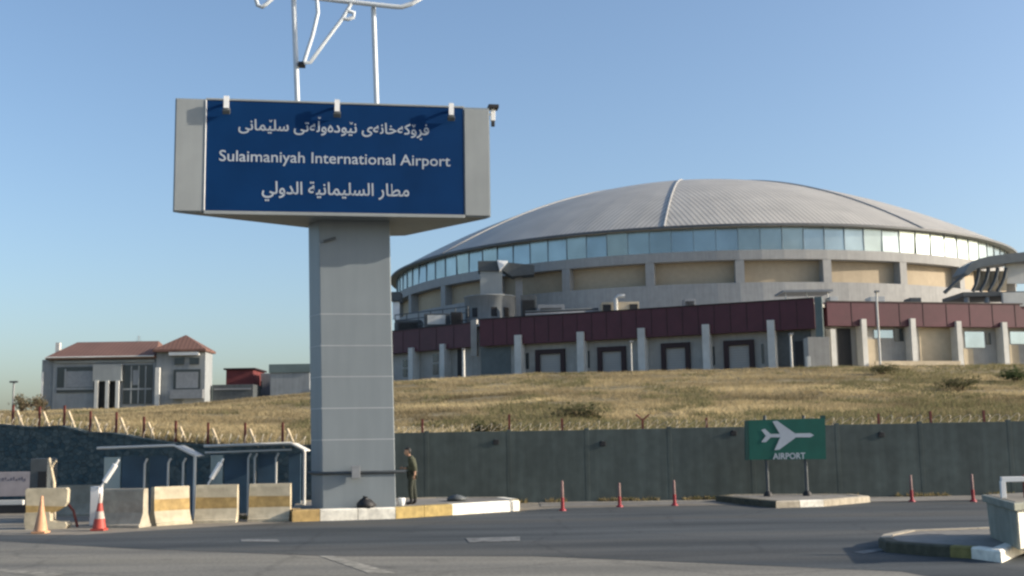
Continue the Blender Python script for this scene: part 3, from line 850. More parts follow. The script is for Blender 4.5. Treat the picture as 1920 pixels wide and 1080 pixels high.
# right-hand raised canopy with curved ribs
Yc = 121.0
cn = thing('entrance_canopy', (at_y(1880, 560, Yc).x, Yc + 2, RZ), 'raised entrance canopy with dark curved roof and arched ribs over a white wall', 'canopy')
top = [at_y(*q, Yc) for q in ((1808, 512), (1820, 494), (1836, 485), (1856, 480), (1890, 476), (1925, 472), (1990, 466))]
bot = [at_y(*q, Yc) for q in ((1815, 517), (1828, 505), (1842, 500), (1860, 497), (1892, 493), (1925, 489), (1990, 484))]
b = MB()
for i in range(len(top) - 1):
    f = [bot[i], bot[i + 1], top[i + 1], top[i]]
    b.hexa([v + Vector((0, 3.5, 0)) for v in f], f)
b.build('curved_roof', MT['canopy'], cn)
b = MB(); b.tube([at_y(1812, 512, Yc + .2), at_y(1792, 530, Yc + .2), at_y(1771, 549, Yc + .2)], .22, 6); b.build('raking_strut', MT['darkgrey'], cn)
for k, (x0, xt) in enumerate(((1826, 1834), (1840, 1851), (1856, 1868), (1872, 1884))):
    pts = [at_y(x0 - 2, 546, Yc + .4)] + [at_y(x0 + (xt - x0) * 1.2 * sin(a * pi / 2), 546 - 44 * a, Yc + .4) for a in (.3, .6, .85, 1.0)]
    b = MB(); b.tube(pts, .20, 6); b.build('arched_rib', MT['darkgrey'], cn)
    m0, m1 = at_y(x0 + 3, 545, Yc + .9), at_y(x0 + 13, 508, Yc + .9)
    b = MB(); b.box(((m0.x + m1.x) / 2, Yc + 1.0, (m0.z + m1.z) / 2), (m1.x - m0.x, .3, m1.z - m0.z)); b.build('infill_panel', MT['annexpale'], cn)
m0, m1 = at_y(1888, 532, Yc + 1), at_y(1990, 494, Yc + 1)
b = MB(); b.box(((m0.x + m1.x) / 2, Yc + 1.1, (m0.z + m1.z) / 2), (m1.x - m0.x, .3, m1.z - m0.z)); b.build('white_wall', MT['pier'], cn)
m0, m1 = at_y(1806, 556, Yc), at_y(1990, 545, Yc)
b = MB(); b.box(((m0.x + m1.x) / 2, Yc + 3, (m0.z + m1.z) / 2), (m1.x - m0.x, 6, m1.z - m0.z)); b.build('deck', MT['darkgrey'], cn)
for px in (1812, 1850, 1895):
    a = at_y(px, 555, Yc + .5); b = MB(); b.tube([(a.x, a.y, RZ), (a.x, a.y, a.z)], .3, 8); b.build('support', MT['greysteel'], cn)
b = MB(); a = at_y(1912, 545, Yc - .2); c_ = at_y(1898, 512, Yc - .2)
b.box((at_y(1905, 560, Yc - .3).x, Yc - .4, RZ + .8), (3, .4, 1.5)); b.build('parapet', MT['pier'], cn)

# light poles in front of the annexe
def pole(px, pyt, Y, label, r=.09, arm=False):
    a = at_y(px, pyt, Y)
    t = thing('light_pole', (a.x, Y, hill_z(a.x, Y)), label, 'light pole')
    b = MB(); b.tube([(a.x, Y, hill_z(a.x, Y) - .2), (a.x, Y, a.z)], r * 1.2, 8, r); b.build('post', MT['pier'], t)
    b = MB(); b.box((a.x, Y - .15, a.z + .05), (.35, .6, .16)); b.build('lamp_head', MT['greysteel'], t, bevel=.02)
pole(1643, 548, 108, 'thin tall pole standing in front of the bright maroon fascia')
pole(869, 656, 116, 'short white pole at the dark gap near the left end of the annexe', .14)
pole(1482, 628, 104, 'thin white pole before the dark open bay beside the grey cabinet', .1)
pole(1183, 642, 112, 'thin white pole beside the second dock door from the left', .06)
boxthing('cabinet', 1514, 1558, 632, 690, 106, 1.6, MT['annexwall'], 'grey rendered cabinet block standing in front of the annexe corner', 'cabinet', lambda t, cx, Y, z0, z1, wd, d: MB().build('none', MT['black'], t) if False else None, zbase=7.0)
boxthing('marker_stone', 1513, 1521, 668, 690, 103, .5, MT['pier'], 'small white stone post at the foot of the grey cabinet block', 'marker', None, part='stone', zbase=7.0)

# ------------------------------------------------------------------ tiled-roof building on the left
LY = 126.0
LBASE = 5.0
lb = thing('tiled_roof_building', (at_y(230, 760, LY).x, LY + 5, LBASE), 'grey two storey building with red tiled roofs and a tower wing, left of the column', 'building')
def lx(px, py=700): return at_y(px, py, LY).x
def lz(px, py): return at_y(px, py, LY).z
w = MB()
w.box(((lx(100) + lx(292)) / 2, LY + 5, (LBASE + lz(190, 668)) / 2), (lx(292) - lx(100), 10, lz(190, 668) - LBASE))
w.box(((lx(76) + lx(100)) / 2 - .02, LY + 5.4, (LBASE + lz(90, 674)) / 2), (lx(100) - lx(76), 10, lz(90, 674) - LBASE))
w.box(((lx(292) + lx(388)) / 2, LY + 1.2, (LBASE + lz(340, 658)) / 2), (lx(384) - lx(292) - .02, 3, lz(340, 658) - LBASE))
w.build('wall', MT['render'], lb)
def hip(e0, e1, r0, r1, Y0, Y1, zl, zr):
    """Hip roof: front eave e0-e1, ridge r0-r1 (x values), heights zl eave, zr ridge."""
    ym = (Y0 + Y1) / 2
    q = [Vector((e0, Y0, zl)), Vector((e1, Y0, zl)), Vector((e1, Y1, zl)), Vector((e0, Y1, zl)), Vector((r0, ym, zr)), Vector((r1, ym, zr))]
    b = MB()
    b.add([q[0], q[1], q[5], q[4]], [(0, 1, 2, 3)], [[(e0, 0), (e1, 0), (r1, 0), (r0, 0)]])
    b.add([q[1], q[2], q[5]], [(0, 1, 2)], [[(0, 0), (Y1 - Y0, 0), (ym - Y0, 0)]])
    b.add([q[2], q[3], q[4], q[5]], [(0, 1, 2, 3)], [[(e1, 0), (e0, 0), (r0, 0), (r1, 0)]])
    b.add([q[3], q[0], q[4]], [(0, 1, 2)], [[(0, 0), (Y1 - Y0, 0), (ym - Y0, 0)]])
    b.add([q[0] - Vector((0, 0, .25)), q[1] - Vector((0, 0, .25)), q[1], q[0]], [(0, 1, 2, 3)])
    b.add([q[0] - Vector((0, 0, .25)), q[3] - Vector((0, 0, .25)), q[2] - Vector((0, 0, .25)), q[1] - Vector((0, 0, .25))], [(0, 1, 2, 3)])
    b.add([q[1] - Vector((0, 0, .25)), q[2] - Vector((0, 0, .25)), q[2], q[1]], [(0, 1, 2, 3)])
    return b
hip(lx(88), lx(294), lx(116), lx(274), LY - .6, LY + 9, lz(190, 669), at_y(190, 641, LY + 4.2).z).build('roof', MT['tile'], lb)
hip(lx(290), lx(389), at_y(349, 650, LY + 1.6).x, at_y(351, 650, LY + 1.6).x, LY - 1.0, LY + 3.4, lz(340, 656), at_y(350, 629, LY + 1.6).z).build('roof', MT['tile'], lb)
def lface(x0, x1, y0, y1, name, m, proud=.05, th=.1, parent=None, bev=0):
    cx = (lx(x0) + lx(x1)) / 2; mid = (x0 + x1) / 2; z0, z1 = lz(mid, y1), lz(mid, y0)
    b = MB(); b.box((cx, LY - proud, (z0 + z1) / 2), (lx(x1) - lx(x0), th, z1 - z0)); return b.build(name, m, parent or lb)
f1 = lface(108, 177, 688, 736, 'window', MT['glassdark']); lface(108, 177, 727, 731, 'transom', MT['render'], .13, .12, f1); lface(122, 125, 692, 727, 'transom', MT['render'], .12, .1, f1)
lface(125, 177, 696, 726, 'blind', MT['greysteel'], .11, .03, f1)
f2 = lface(232, 286, 684, 757, 'window', MT['glassdark']); lface(232, 286, 728, 731, 'transom', MT['render'], .13, .12, f2)
for x in (246, 260, 273): lface(x, x + 2, 686, 757, 'transom', MT['render'], .12, .08, f2)
lface(250, 262, 694, 722, 'blind', MT['greysteel'], .09, .03, f2)
lface(178, 231, 684, 715, 'projecting_bay', MT['trim'], .35, .6)
dr = lface(184, 224, 716, 766, 'entrance', MT['black'], .08, .1)
for x in (186, 206, 225): lface(x - 3, x + 3, 714, 766, 'entrance_column', MT['pier'], .6, .4)
lface(105, 290, 676, 680, 'string_course', MT['trim'], .1, .2)
lface(296, 304, 690, 762, 'corner_pier', MT['pier'], .75, .4); lface(79, 82, 698, 752, 'downpipe', MT['white'], .1, .12)
lface(320, 376, 661, 667, 'lintel', MT['white'], .65, .5)
for x0 in (329, 357): lface(x0, x0 + 18, 671, 684, 'window', MT['glassdark'], .45)
f3 = lface(328, 378, 693, 731, 'window', MT['glassdark'], .45); lface(333, 374, 698, 728, 'blind', MT['greysteel'], .52, .03, f3)
lface(326, 386, 731, 748, 'balcony', MT['greysteel'], .9, .8)
b = MB(); b.box((lx(94), LY + 2, lz(94, 656)), (.45, .5, 1.9)); b.build('chimney', MT['pier'], lb)
b = MB(); b.tube([(lx(94), LY + 2, lz(94, 647)), (lx(94), LY + 2, lz(94, 641))], .18, 8); b.build('chimney_pot', MT['black'], lb)

b = MB(); x_ = lx(236); z_ = lz(236, 650); b.tube([(x_, LY + 4, z_ - .8), (x_, LY + 4, z_ + 1.6)], .035, 5)
for k in range(3): b.tube([(x_ - .35 + .05 * k, LY + 4, z_ + 1.0 + .22 * k), (x_ + .35 - .05 * k, LY + 4, z_ + 1.0 + .22 * k)], .022, 4)
b.build('aerial', MT['greysteel'], lb)
b = MB(); b.tube([(lx(88), LY - .66, lz(190, 670)), (lx(291), LY - .66, lz(190, 670))], .09, 6); b.build('gutter', MT['pier'], lb)

# small blocks behind the hill
boxthing('maroon_block', 424, 474, 693, 752, 133, 6, MT['brownwall'], 'small dark red block building right of the tiled roof building', 'building',
         lambda t, cx, Y, z0, z1, wd, d: (lambda b: (b.box((cx, Y + d / 2, z1 + .08), (wd + .5, d + .5, .18)), b.build('roof_edge', MT['maroondark'], t)))(MB()), part='wall', zbase=5.0)
boxthing('low_shed', 398, 474, 721, 760, 128, 4, MT['darkgrey'], 'long low dark shed under the small dark red block', 'shed',
         lambda t, cx, Y, z0, z1, wd, d: (lambda b: (b.box((cx, Y - .1, z1 - .5), (wd * .9, .12, .18)), b.build('gutter', MT['greysteel'], t)))(MB()), part='wall', zbase=5.0)
boxthing('grey_block', 476, 510, 700, 752, 137, 5, MT['render'], 'small pale grey block between the dark red block and the green roofed block', 'building',
         lambda t, cx, Y, z0, z1, wd, d: (lambda b: (b.box((cx - wd * .2, Y - .05, (z0 + z1) / 2 + 1.3), (wd * .3, .1, .9)), b.build('window', MT['glassdark'], t)))(MB()), part='wall', zbase=5.0)
boxthing('green_roof_block', 507, 580, 698, 752, 130, 6, MT['render'], 'grey block with a dark green sheet top storey beside the sign column', 'building',
         lambda t, cx, Y, z0, z1, wd, d: (lambda b: (b.box((cx, Y + d / 2, z1 + .45), (wd + .3, d + .3, .95)), b.build('roof', MT['greensheet'], t)))(MB()), part='wall', zbase=5.0)

# lamp mast at far left
a = at_y(26, 716, 120); t = thing('lamp_mast', (a.x, 120, 4.0), 'very thin lamp mast far off at the left edge', 'lamp mast')
b = MB(); b.tube([(a.x, 120, 4.0), (a.x, 120, a.z)], .1, 6); b.build('mast', MT['greysteel'], t)
b = MB(); b.box((a.x, 120, a.z), (.8, .3, .18)); b.build('lamp_head', MT['darkgrey'], t)


# ------------------------------------------------------------------ vegetation
def leaf_mesh(name, m, clumps):
    """clumps: list of (x,y,z,height,spread,nblades,colour) -> one mesh of pointed blades with a tint per clump."""
    n = sum(c[5] for c in clumps)
    V = np.zeros((n * 3, 3), np.float32); Cc = np.ones((n * 3, 4), np.float32)
    i = 0
    for (x, y, z, h, s, nb, c) in clumps:
        az = rng.random(nb) * 2 * pi; r0 = rng.random(nb) * s * .6; ln = h * (0.6 + 0.6 * rng.random(nb)); wd = 0.018 + 0.030 * rng.random(nb)
        lean = s * (rng.random(nb) * 1.2)
        bx, by = x + np.cos(az) * r0, y + np.sin(az) * r0
        a2 = rng.random(nb) * pi
        V[i:i + 3 * nb:3] = np.stack([bx - np.cos(a2) * wd, by - np.sin(a2) * wd, np.full(nb, z - .05)], 1)
        V[i + 1:i + 3 * nb:3] = np.stack([bx + np.cos(a2) * wd, by + np.sin(a2) * wd, np.full(nb, z - .05)], 1)
        V[i + 2:i + 3 * nb:3] = np.stack([bx + np.cos(az) * lean, by + np.sin(az) * lean, z + ln], 1)
        Cc[i:i + 3 * nb, :3] = np.array(c) * (0.9 + 0.2 * rng.random((nb, 1)).repeat(3, 0).reshape(-1, 1))
        i += 3 * nb
    me = D.meshes.new(name)
    me.vertices.add(len(V)); me.vertices.foreach_set('co', V.ravel())
    me.loops.add(len(V)); me.loops.foreach_set('vertex_index', np.arange(len(V), dtype=np.int32))
    me.polygons.add(n); me.polygons.foreach_set('loop_start', np.arange(0, len(V), 3, dtype=np.int32))
    at = me.color_attributes.new('tint', 'FLOAT_COLOR', 'POINT'); at.data.foreach_set('color', Cc.ravel())
    me.materials.append(m); me.update(calc_edges=True); me.validate()
    o = D.objects.new(name, me); COL.objects.link(o); return o


def greenness(px, X, Y):
    v = noise.noise(Vector((X * .16, Y * .10, 7))) * .6 + noise.noise(Vector((X * .5, Y * .3, 17))) * .4
    gsum = v
    if px > 1480: gsum += .17 * min(1, (px - 1480) / 200)
    if 840 < px < 1150 and Y < 62: gsum += .22
    if px > 600 and Y < 52: gsum += .18
    if px < 560: gsum -= .15
    return gsum


dry, green = [], []
N_CL = 70000
for k in range(N_CL):
    px = random.uniform(-120, 2060)
    u = random.random()
    Y = 39.6 * (106 / 39.6) ** (u ** 0.9)
    bx = (px - 960) / FPX
    X = bx * Y * 1.0
    if Y < wall_y(X) + .4: continue
    z = hill_z(X, Y)
    gr = greenness(px, X, Y)
    bare = noise.noise(Vector((X * .11, Y * .22, 31))) + .5 * noise.noise(Vector((X * .5, Y * .6, 33)))
    if bare > .30 and random.random() < .85: continue
    h = random.uniform(.10, .26) * (0.8 + .5 * noise.noise(Vector((X * .3, Y * .3, 1))))
    if gr > .13 and random.random() < .75:
        c = random.choice([(0.19, 0.18, 0.09), (0.22, 0.195, 0.105), (0.155, 0.155, 0.075), (0.26, 0.22, 0.12)])
        green.append((X, Y, z, h * random.uniform(.8, 1.5), .35, 6, c))
    else:
        c = random.choice([(0.385, 0.31, 0.175), (0.41, 0.335, 0.195), (0.365, 0.295, 0.168), (0.43, 0.35, 0.21), (0.345, 0.278, 0.158)])
        f = 1 + .75 * noise.noise(Vector((X * .07, Y * .15, 11))) + .3 * noise.noise(Vector((X * .4, Y * .25, 5)))
        dry.append((X, Y, z, h, .42, 6, tuple(q * f for q in c)))
tag(leaf_mesh('dry_grass', MT['leafy'], dry), 'tall dry tan grass covering the slope behind the wall', 'grass', kind='stuff')
tag(leaf_mesh('green_weeds', MT['leafy'], green), 'dull green weeds scattered through the dry grass of the slope', 'weeds', kind='stuff')


foot = []
for k in range(2600):
    X = random.uniform(-22, 22); Y = wall_y(X) + random.uniform(.45, 2.2)
    if noise.noise(Vector((X * .5, Y * .6, 21))) < -.18: continue
    foot.append((X, Y, hill_z(X, Y), random.uniform(.2, .55) * (.7 if X < -7 else 1), .26, 6, random.choice([(.46, .37, .21), (.40, .32, .18), (.50, .42, .26), (.20, .18, .09), (.14, .15, .07)])))
tag(leaf_mesh('dry_scrub', MT['leafy'], foot), 'taller pale dry scrub standing just behind the tops of the walls', 'scrub', kind='stuff')
foot = []
for k in range(900):
    X = random.choice([random.uniform(-3, 20), random.gauss(6, 6)])
    if noise.noise(Vector((X * .7, 2, 9))) < -.05: continue
    foot.append((X, WALL_Y - abs(random.gauss(0, .10)) - .02, .01, random.uniform(.04, .16), .08, 5, random.choice([(.30, .24, .13), (.16, .15, .07), (.24, .2, .11)])))
for k in range(500):
    X = random.uniform(-13, -6.2)
    if noise.noise(Vector((X * .6, 5, 4))) < 0: continue
    foot.append((X, 32.6 + abs(random.gauss(0, .5)), .0, random.uniform(.04, .14), .08, 5, random.choice([(.30, .24, .13), (.16, .15, .07)])))
tag(leaf_mesh('weeds', MT['leafy'], foot), 'sparse dry weeds along the foot of the walls', 'weeds', kind='stuff')


def bush(px, py, Y, h, wdt, cols, label, name='bush', group=None, dens=1.0):
    p = at_y(px, py, Y); z0 = hill_z(p.x, Y)
    t = thing(name, (p.x, Y, z0), label, 'bush', group)
    b = MB()
    stems = []
    for k in range(9):
        a = random.random() * 2 * pi; l = h * random.uniform(.5, .85); s = random.uniform(.1, .42) * wdt
        e = Vector((p.x + cos(a) * s, Y + sin(a) * s, z0 + l)); stems.append(e)
        b.tube([(p.x, Y, z0 - .1), (Vector((p.x, Y, z0)) + e) / 2 + Vector((random.uniform(-.1, .1), 0, .1)), e], .035 * h, 5, .008 * h)
    b.build('stems', MT['bark'], t)
    cl = []
    for k in range(int(220 * dens)):
        e = random.choice(stems); u = random.gauss(0, 1); 
        c = Vector((e.x + random.gauss(0, .16 * wdt), e.y + random.gauss(0, .16 * wdt), e.z + random.gauss(-.12 * h, .17 * h)))
        if c.z < z0: c.z = z0 + random.random() * .2 * h
        cl.append((c.x - p.x, c.y - Y, c.z - z0, random.uniform(.06, .13) * h, .10 * wdt, 5, random.choice(cols)))
    o = leaf_mesh('foliage', MT['leafy'], cl); o.parent = t


OLV = [(0.10, 0.10, 0.05), (0.14, 0.13, 0.07), (0.07, 0.08, 0.04), (0.20, 0.17, 0.10)]
BRN = [(0.22, 0.17, 0.11), (0.28, 0.23, 0.15), (0.15, 0.12, 0.08), (0.12, 0.12, 0.07)]
GRN = [(0.06, 0.085, 0.035), (0.09, 0.11, 0.05), (0.045, 0.065, 0.03)]
bush(40, 760, 92, 1.5, 1.6, BRN, 'brownish bush on the crest at the far left, below the thin lamp mast')
bush(72, 758, 90, 1.3, 1.3, BRN, 'brownish bush on the crest touching the left end of the tiled roof building')
bush(1905, 730, 75, 1.0, 2.0, GRN, 'green bush on the slope at the right edge of the view')
bush(1800, 745, 66, .8, 2.2, OLV, 'low olive bush on the slope above the right hand marker posts')
bush(1655, 715, 84, .8, 2.6, OLV, 'low olive bush high on the slope behind the green airport sign')
bush(1085, 775, 50, .7, 1.8, OLV, 'low olive bush just above the wall, left of the Y topped fence post')
bush(905, 795, 43, .55, 1.2, OLV, 'low olive bush peeping over the wall right of the grey sign column')

# ------------------------------------------------------------------ perimeter walls with fence posts and razor wire
pw = thing('perimeter_wall', (10, WALL_Y, 0), 'long grey precast concrete wall behind the junction', 'wall')
WT = 2.38
x_edges = [at_y(px, 900, WALL_Y).x for px in (595, 672, 800, 955, 1102, 1258, 1414, 1575, 1732, 1900)]
while x_edges[-1] < 36: x_edges.append(x_edges[-1] + 2.85)
for i in range(len(x_edges) - 1):
    x0, x1 = x_edges[i], x_edges[i + 1]
    top = WT + .07 * max(0, min(1, (x0) / 16))
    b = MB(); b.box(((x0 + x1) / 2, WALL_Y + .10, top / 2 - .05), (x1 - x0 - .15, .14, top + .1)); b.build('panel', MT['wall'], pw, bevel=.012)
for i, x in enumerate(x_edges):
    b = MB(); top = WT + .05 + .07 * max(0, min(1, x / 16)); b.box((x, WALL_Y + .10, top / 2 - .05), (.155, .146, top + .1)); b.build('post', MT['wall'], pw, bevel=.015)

sw = thing('stone_wall', tuple(LEFT_B.xy) + (0,), 'dark stone retaining wall stepping up towards the left edge', 'wall')
b = MB()
tops_px = [(-160, 788), (0, 799), (60, 804), (110, 801), (160, 813), (210, 815), (260, 824), (330, 834), (400, 838), (480, 838), (590, 838)]
TOPS = []
dl = (LEFT_B.xy - LEFT_A.xy).normalized(); nl = Vector((dl.y, -dl.x, 0))
for px, py in tops_px:
    TOPS.append(at_plane(px, py, LEFT_A, nl))
for i in range(len(TOPS) - 1):
    a, c = TOPS[i], TOPS[i + 1]
    n = Vector((-(c - a).y, (c - a).x)).normalized() * .45
    a2, c2 = a.xy, c.xy
    b.hexa([(*a2, -.1), (*c2, -.1), (*(c2 + n), -.1), (*(a2 + n), -.1)], [(*a2, a.z), (*c2, c.z), (*(c2 + n), c.z), (*(a2 + n), a.z)])
b.build('masonry', MT['stone'], sw)
b = MB()
for i in range(len(TOPS) - 1):
    a, c = TOPS[i].copy(), TOPS[i + 1].copy()
    n = Vector((-(c - a).y, (c - a).x)).normalized()
    d = (c - a).to_2d().normalized()
    a2 = a.xy - n * .04 + d * .01; c2 = c.xy - n * .04 - d * .01; w_ = n * .53
    b.hexa([(*a2, a.z + .002), (*c2, c.z + .002), (*(c2 + w_), c.z + .002), (*(a2 + w_), a.z + .002)], [(*a2, a.z + .07), (*c2, c.z + .07), (*(c2 + w_), c.z + .07), (*(a2 + w_), a.z + .07)])
b.build('coping', MT['stone'], sw)


def left_top(px):
    q = at_plane(px, 820, LEFT_A, nl)
    py = float(np.interp(px, [t[0] for t in tops_px], [t[1] for t in tops_px]))
    return at_plane(px, py, LEFT_A, nl) + Vector((0, .25, 0))


def fence_post(p, h, brace, yarms=False, label='', group=''):
    t = thing('fence_post', p, label, 'fence post', group)
    b = MB(); b.box((0, 0, h / 2), (.072, .072, h))
    if yarms:
        for s in (-1, 1): b.tube([(0, 0, h - .05), (s * .22, -.02, h + .14)], .03, 5)
    b.build('upright', MT['rust'], t, local=True)
    if brace:
        b = MB()
        b.tube([(.42, -.03, .0), (.24, -.03, h * .52), (.16, -.03, h * .74)], .055, 6); b.build('brace', MT['palewood'], t, local=True)
    return t


LP = [18, 68, 115, 164, 213, 265, 325, 386, 456, 527]
for i, px in enumerate(LP):
    p = left_top(px); fence_post((p.x, p.y, p.z), .84, True, False, 'rust red fence post with a pale leaning brace, on top of the dark stone wall', 'fence posts along the dark stone wall')
for px, hh, ya in ((792, .5, False), (955, .62, False), (1054, .45, False), (1325, .4, False), (1648, .45, False), (1746, .5, False), (1846, .5, False)):
    p = at_y(px, 800, WALL_Y + .12)
    fence_post((p.x, p.y, WT - .05), hh, False, False, 'plain dark red fence stub on top of the long grey concrete wall', 'fence posts along the grey concrete wall')
p = at_y(1205, 800, WALL_Y + .12); fence_post((p.x, p.y, WT - .05), .4, False, True, 'dark red fence post with spread Y arms on top of the grey concrete wall')


def coil(name, pts, r, pitch, label, wire=.014):
    b = MB(); out = []
    for a, c in zip(pts[:-1], pts[1:]):
        L = (c - a).length; d = (c - a) / L; n = int(L / pitch * 10)
        for i in range(n):
            t = i / n; ph = 2 * pi * t * L / pitch
            rr = r * (1 + .25 * sin(ph * .37 + a.x) + .15 * sin(ph * 1.7))
            o = a + d * (t * L) + Vector((0, 1, 0)) * (rr * cos(ph)) + Vector((0, 0, 1)) * (rr * sin(ph) + r) + d * (pitch * .3 * sin(ph))
            out.append(o)
    b.tube(out, wire, 4, cap=False)
    o = b.build(name, MT['wire']); return tag(o, label, 'razor wire')


coil('razor_wire', [left_top(px) + Vector((0, .1, .02)) for px in (-60, 60, 160, 260, 330, 420, 575)], .20, .34, 'tangled pale razor wire coil along the dark stone wall', .016)
coil('razor_wire', [Vector((x_edges[1] + 1, WALL_Y + .2, WT)), Vector((17.5, WALL_Y + .2, WT + .07))], .12, .33, 'pale razor wire coil running along the top of the grey concrete wall', .009)
for px, py, lab in ((930, 829, 'dark bracket lamp high on the grey wall, nearest the guard'), (1131, 832, 'dark bracket lamp high on the grey wall between the guard and the green sign'),
                    (1377, 812, 'dark bracket lamp high on the grey wall just left of the green sign'), (1655, 815, 'dark bracket lamp high on the grey wall right of the green sign')):
    p = at_y(px, py, WALL_Y - .12)
    t = thing('wall_lamp', (p.x, WALL_Y, p.z), lab, 'wall lamp')
    b = MB(); b.box((p.x, WALL_Y + .02, p.z), (.20, .05, .16)); b.build('lamp_head', MT['black'], t, bevel=.02)
    b = MB(); b.tube([(p.x, WALL_Y + .04, p.z + .08), (p.x, WALL_Y - .03, p.z + .1)], .025, 6); b.build('bracket', MT['darkgrey'], t)

# ------------------------------------------------------------------ traffic islands with painted kerbs
def island(name, poly, h, mats_seq, topmat, kw=.28, step=1.2):
    """Raised island; its kerb stones take the colours of mats_seq in turn (list of (fraction, index))."""
    pts = [Vector(p) for p in poly]; n = len(pts)
    c = sum(pts, Vector((0, 0))) / n
    top = MB(); inner = []
    for i in range(n):
        a, p, q = pts[i - 1], pts[i], pts[(i + 1) % n]
        d1, d2 = (p - a).normalized(), (q - p).normalized()
        n1, n2 = Vector((-d1.y, d1.x)), Vector((-d2.y, d2.x))
        m = (n1 + n2).normalized(); k = kw / max(.35, m.dot(n1)); inner.append(p + m * k)
    top.add([(p.x, p.y, h - .02) for p in inner], [tuple(range(n))])
    return pts, inner, top


isl = [P2(548, 979), P2(600, 977), P2(742, 973), P2(848, 966), P2(975, 958)]
front = [Vector(p) for p in isl]
KH = .31
poly = front + [front[-1] + Vector((-.02, .8)), front[-1] + Vector((-.5, 2.2)), Vector((-2.5, 37.3)), Vector((-6.8, 36.5)), front[0] + Vector((-.25, .9))]
pts, inner, top = island('i', poly, KH, None, None)
tag(top.build('island_pavement', MT['pavement']), kind='structure')
kb = MB()
n = len(pts)
seq = {0: 2, 1: 0, 2: 1, 3: 0, 4: 1, 5: 0, 6: 3, 7: 3, 8: 3, 9: 2}
for i in range(n):
    j = (i + 1) % n
    a, c, ci, ai = pts[i], pts[j], inner[j], inner[i]
    L = (c - a).length; ns = max(1, round(L / 1.0)) 
    for s in range(ns):
        t0, t1 = s / ns + .004, (s + 1) / ns - .004
        p0, p1, q1, q0 = a.lerp(c, t0), a.lerp(c, t1), ai.lerp(ci, t1), ai.lerp(ci, t0)
        kb.cur = seq[i]
        b0 = .03
        bt0, bt1 = p0.lerp(q0, .12), p1.lerp(q1, .12)
        kb.add([(*p0, 0), (*p1, 0), (*q1, 0), (*q0, 0), (*p0, KH - b0), (*p1, KH - b0), (*bt0, KH), (*bt1, KH), (*q1, KH), (*q0, KH)],
               [(0, 1, 5, 4), (4, 5, 7, 6), (6, 7, 8, 9), (1, 2, 8, 7, 5), (3, 0, 4, 6, 9), (2, 3, 9, 8)])
tag(kb.build('kerb', [MT['kerb_white'], MT['kerb_yellow'], MT['band_yellow'], MT['kerb_raw']]), kind='structure')


def kerb_ring(pts, inner, KH, seq, mats, step=1.0):
    kb = MB(); n = len(pts)
    for i in range(n):
        j = (i + 1) % n
        a, c, ci, ai = pts[i], pts[j], inner[j], inner[i]
        L = (c - a).length; ns = max(1, round(L / step))
        for s in range(ns):
            t0, t1 = s / ns + .003, (s + 1) / ns - .003
            p0, p1, q1, q0 = a.lerp(c, t0), a.lerp(c, t1), ai.lerp(ci, t1), ai.lerp(ci, t0)
            kb.cur = seq[i][s % len(seq[i])]
            bt0, bt1 = p0.lerp(q0, .15), p1.lerp(q1, .15)
            kb.add([(*p0, 0), (*p1, 0), (*q1, 0), (*q0, 0), (*p0, KH - .03), (*p1, KH - .03), (*bt0, KH), (*bt1, KH), (*q1, KH), (*q0, KH)],
                   [(0, 1, 5, 4), (4, 5, 7, 6), (6, 7, 8, 9), (1, 2, 8, 7, 5), (3, 0, 4, 6, 9), (2, 3, 9, 8)])
    return tag(kb.build('kerb', mats), kind='structure')


# island carrying the green sign
il = [Vector(P2(1342, 941)), Vector(P2(1455, 953)), Vector(P2(1545, 950)), Vector(P2(1632, 942)), Vector(P2(1600, 938)), Vector((8.4, 38.2)), Vector((7.0, 38.3))]
pts, inner, top = island('i', il, .2, None, None, kw=.25)
tag(top.build('island_pavement', MT['pavement']), kind='structure')
kerb_ring(pts, inner, .2, {0: [2], 1: [1, 0], 2: [1, 1], 3: [1], 4: [1], 5: [1], 6: [2]}, [MT['kerb_white'], MT['kerb_raw'], MT['kerb_dark']])
# near right island under the planter
ir = [Vector(P2(1648, 1028)), Vector(P2(1662, 1036)), Vector(P2(1740, 1043)), Vector(P2(1782, 1045.5)), Vector(P2(1822, 1048)), Vector(P2(1878, 1056)), Vector(P2(1925, 1035)), Vector((14.0, 21.5)), Vector((14.0, 24.6)), Vector((9.2, 23.6)), Vector(P2(1700, 1012)), Vector(P2(1655, 1021))]
pts, inner, top = island('i', ir, .2, None, None, kw=.22)
tag(top.build('island_pavement', MT['pavement']), kind='structure')
kerb_ring(pts, inner, .2, {0: [2], 1: [2], 2: [2], 3: [4], 4: [0], 5: [0], 6: [0, 1], 7: [3], 8: [3], 9: [3], 10: [3], 11: [3]}, [MT['kerb_white'], MT['kerb_yellow'], MT['kerb_dark'], MT['kerb_raw'], MT['kerb_olive']], .8)

# ------------------------------------------------------------------ the airport sign
YAW = radians(9.5)
TV = Vector((cos(YAW), sin(YAW), 0)); NV = Vector((sin(YAW), -cos(YAW), 0))       # along the face / out of the face
SP0 = at_y(622, 300, 31.3)
def sface(px, py, off=0.0):
    return at_plane(px, py, SP0 + NV * off, NV)
tl, tr, bl, br = sface(325, 190), sface(917, 197), sface(328, 403), sface(920, 402)
ZB, ZTOP = (bl.z + br.z) / 2, (tl.z + tr.z) / 2
FL = (tl.xy + bl.xy) / 2; FR = (tr.xy + br.xy) / 2
apex = at_z(741, 446, ZB).xy
sign = thing('airport_sign', (*at_z(672, 953, KH).xy, KH - .02), 'tall grey column carrying a three sided blue airport name sign, airplane outline on top', 'sign')
t2 = TV.xy
def chamfer(A, B, C, d):
    return A + (B - A).normalized() * d, A + (C - A).normalized() * d
fl2, fl1 = FL, FL + (apex - FL).normalized() * .30 + t2 * -.10
p_r1 = FR; p_r2 = FR + (apex - FR).normalized() * .35 + t2 * .08
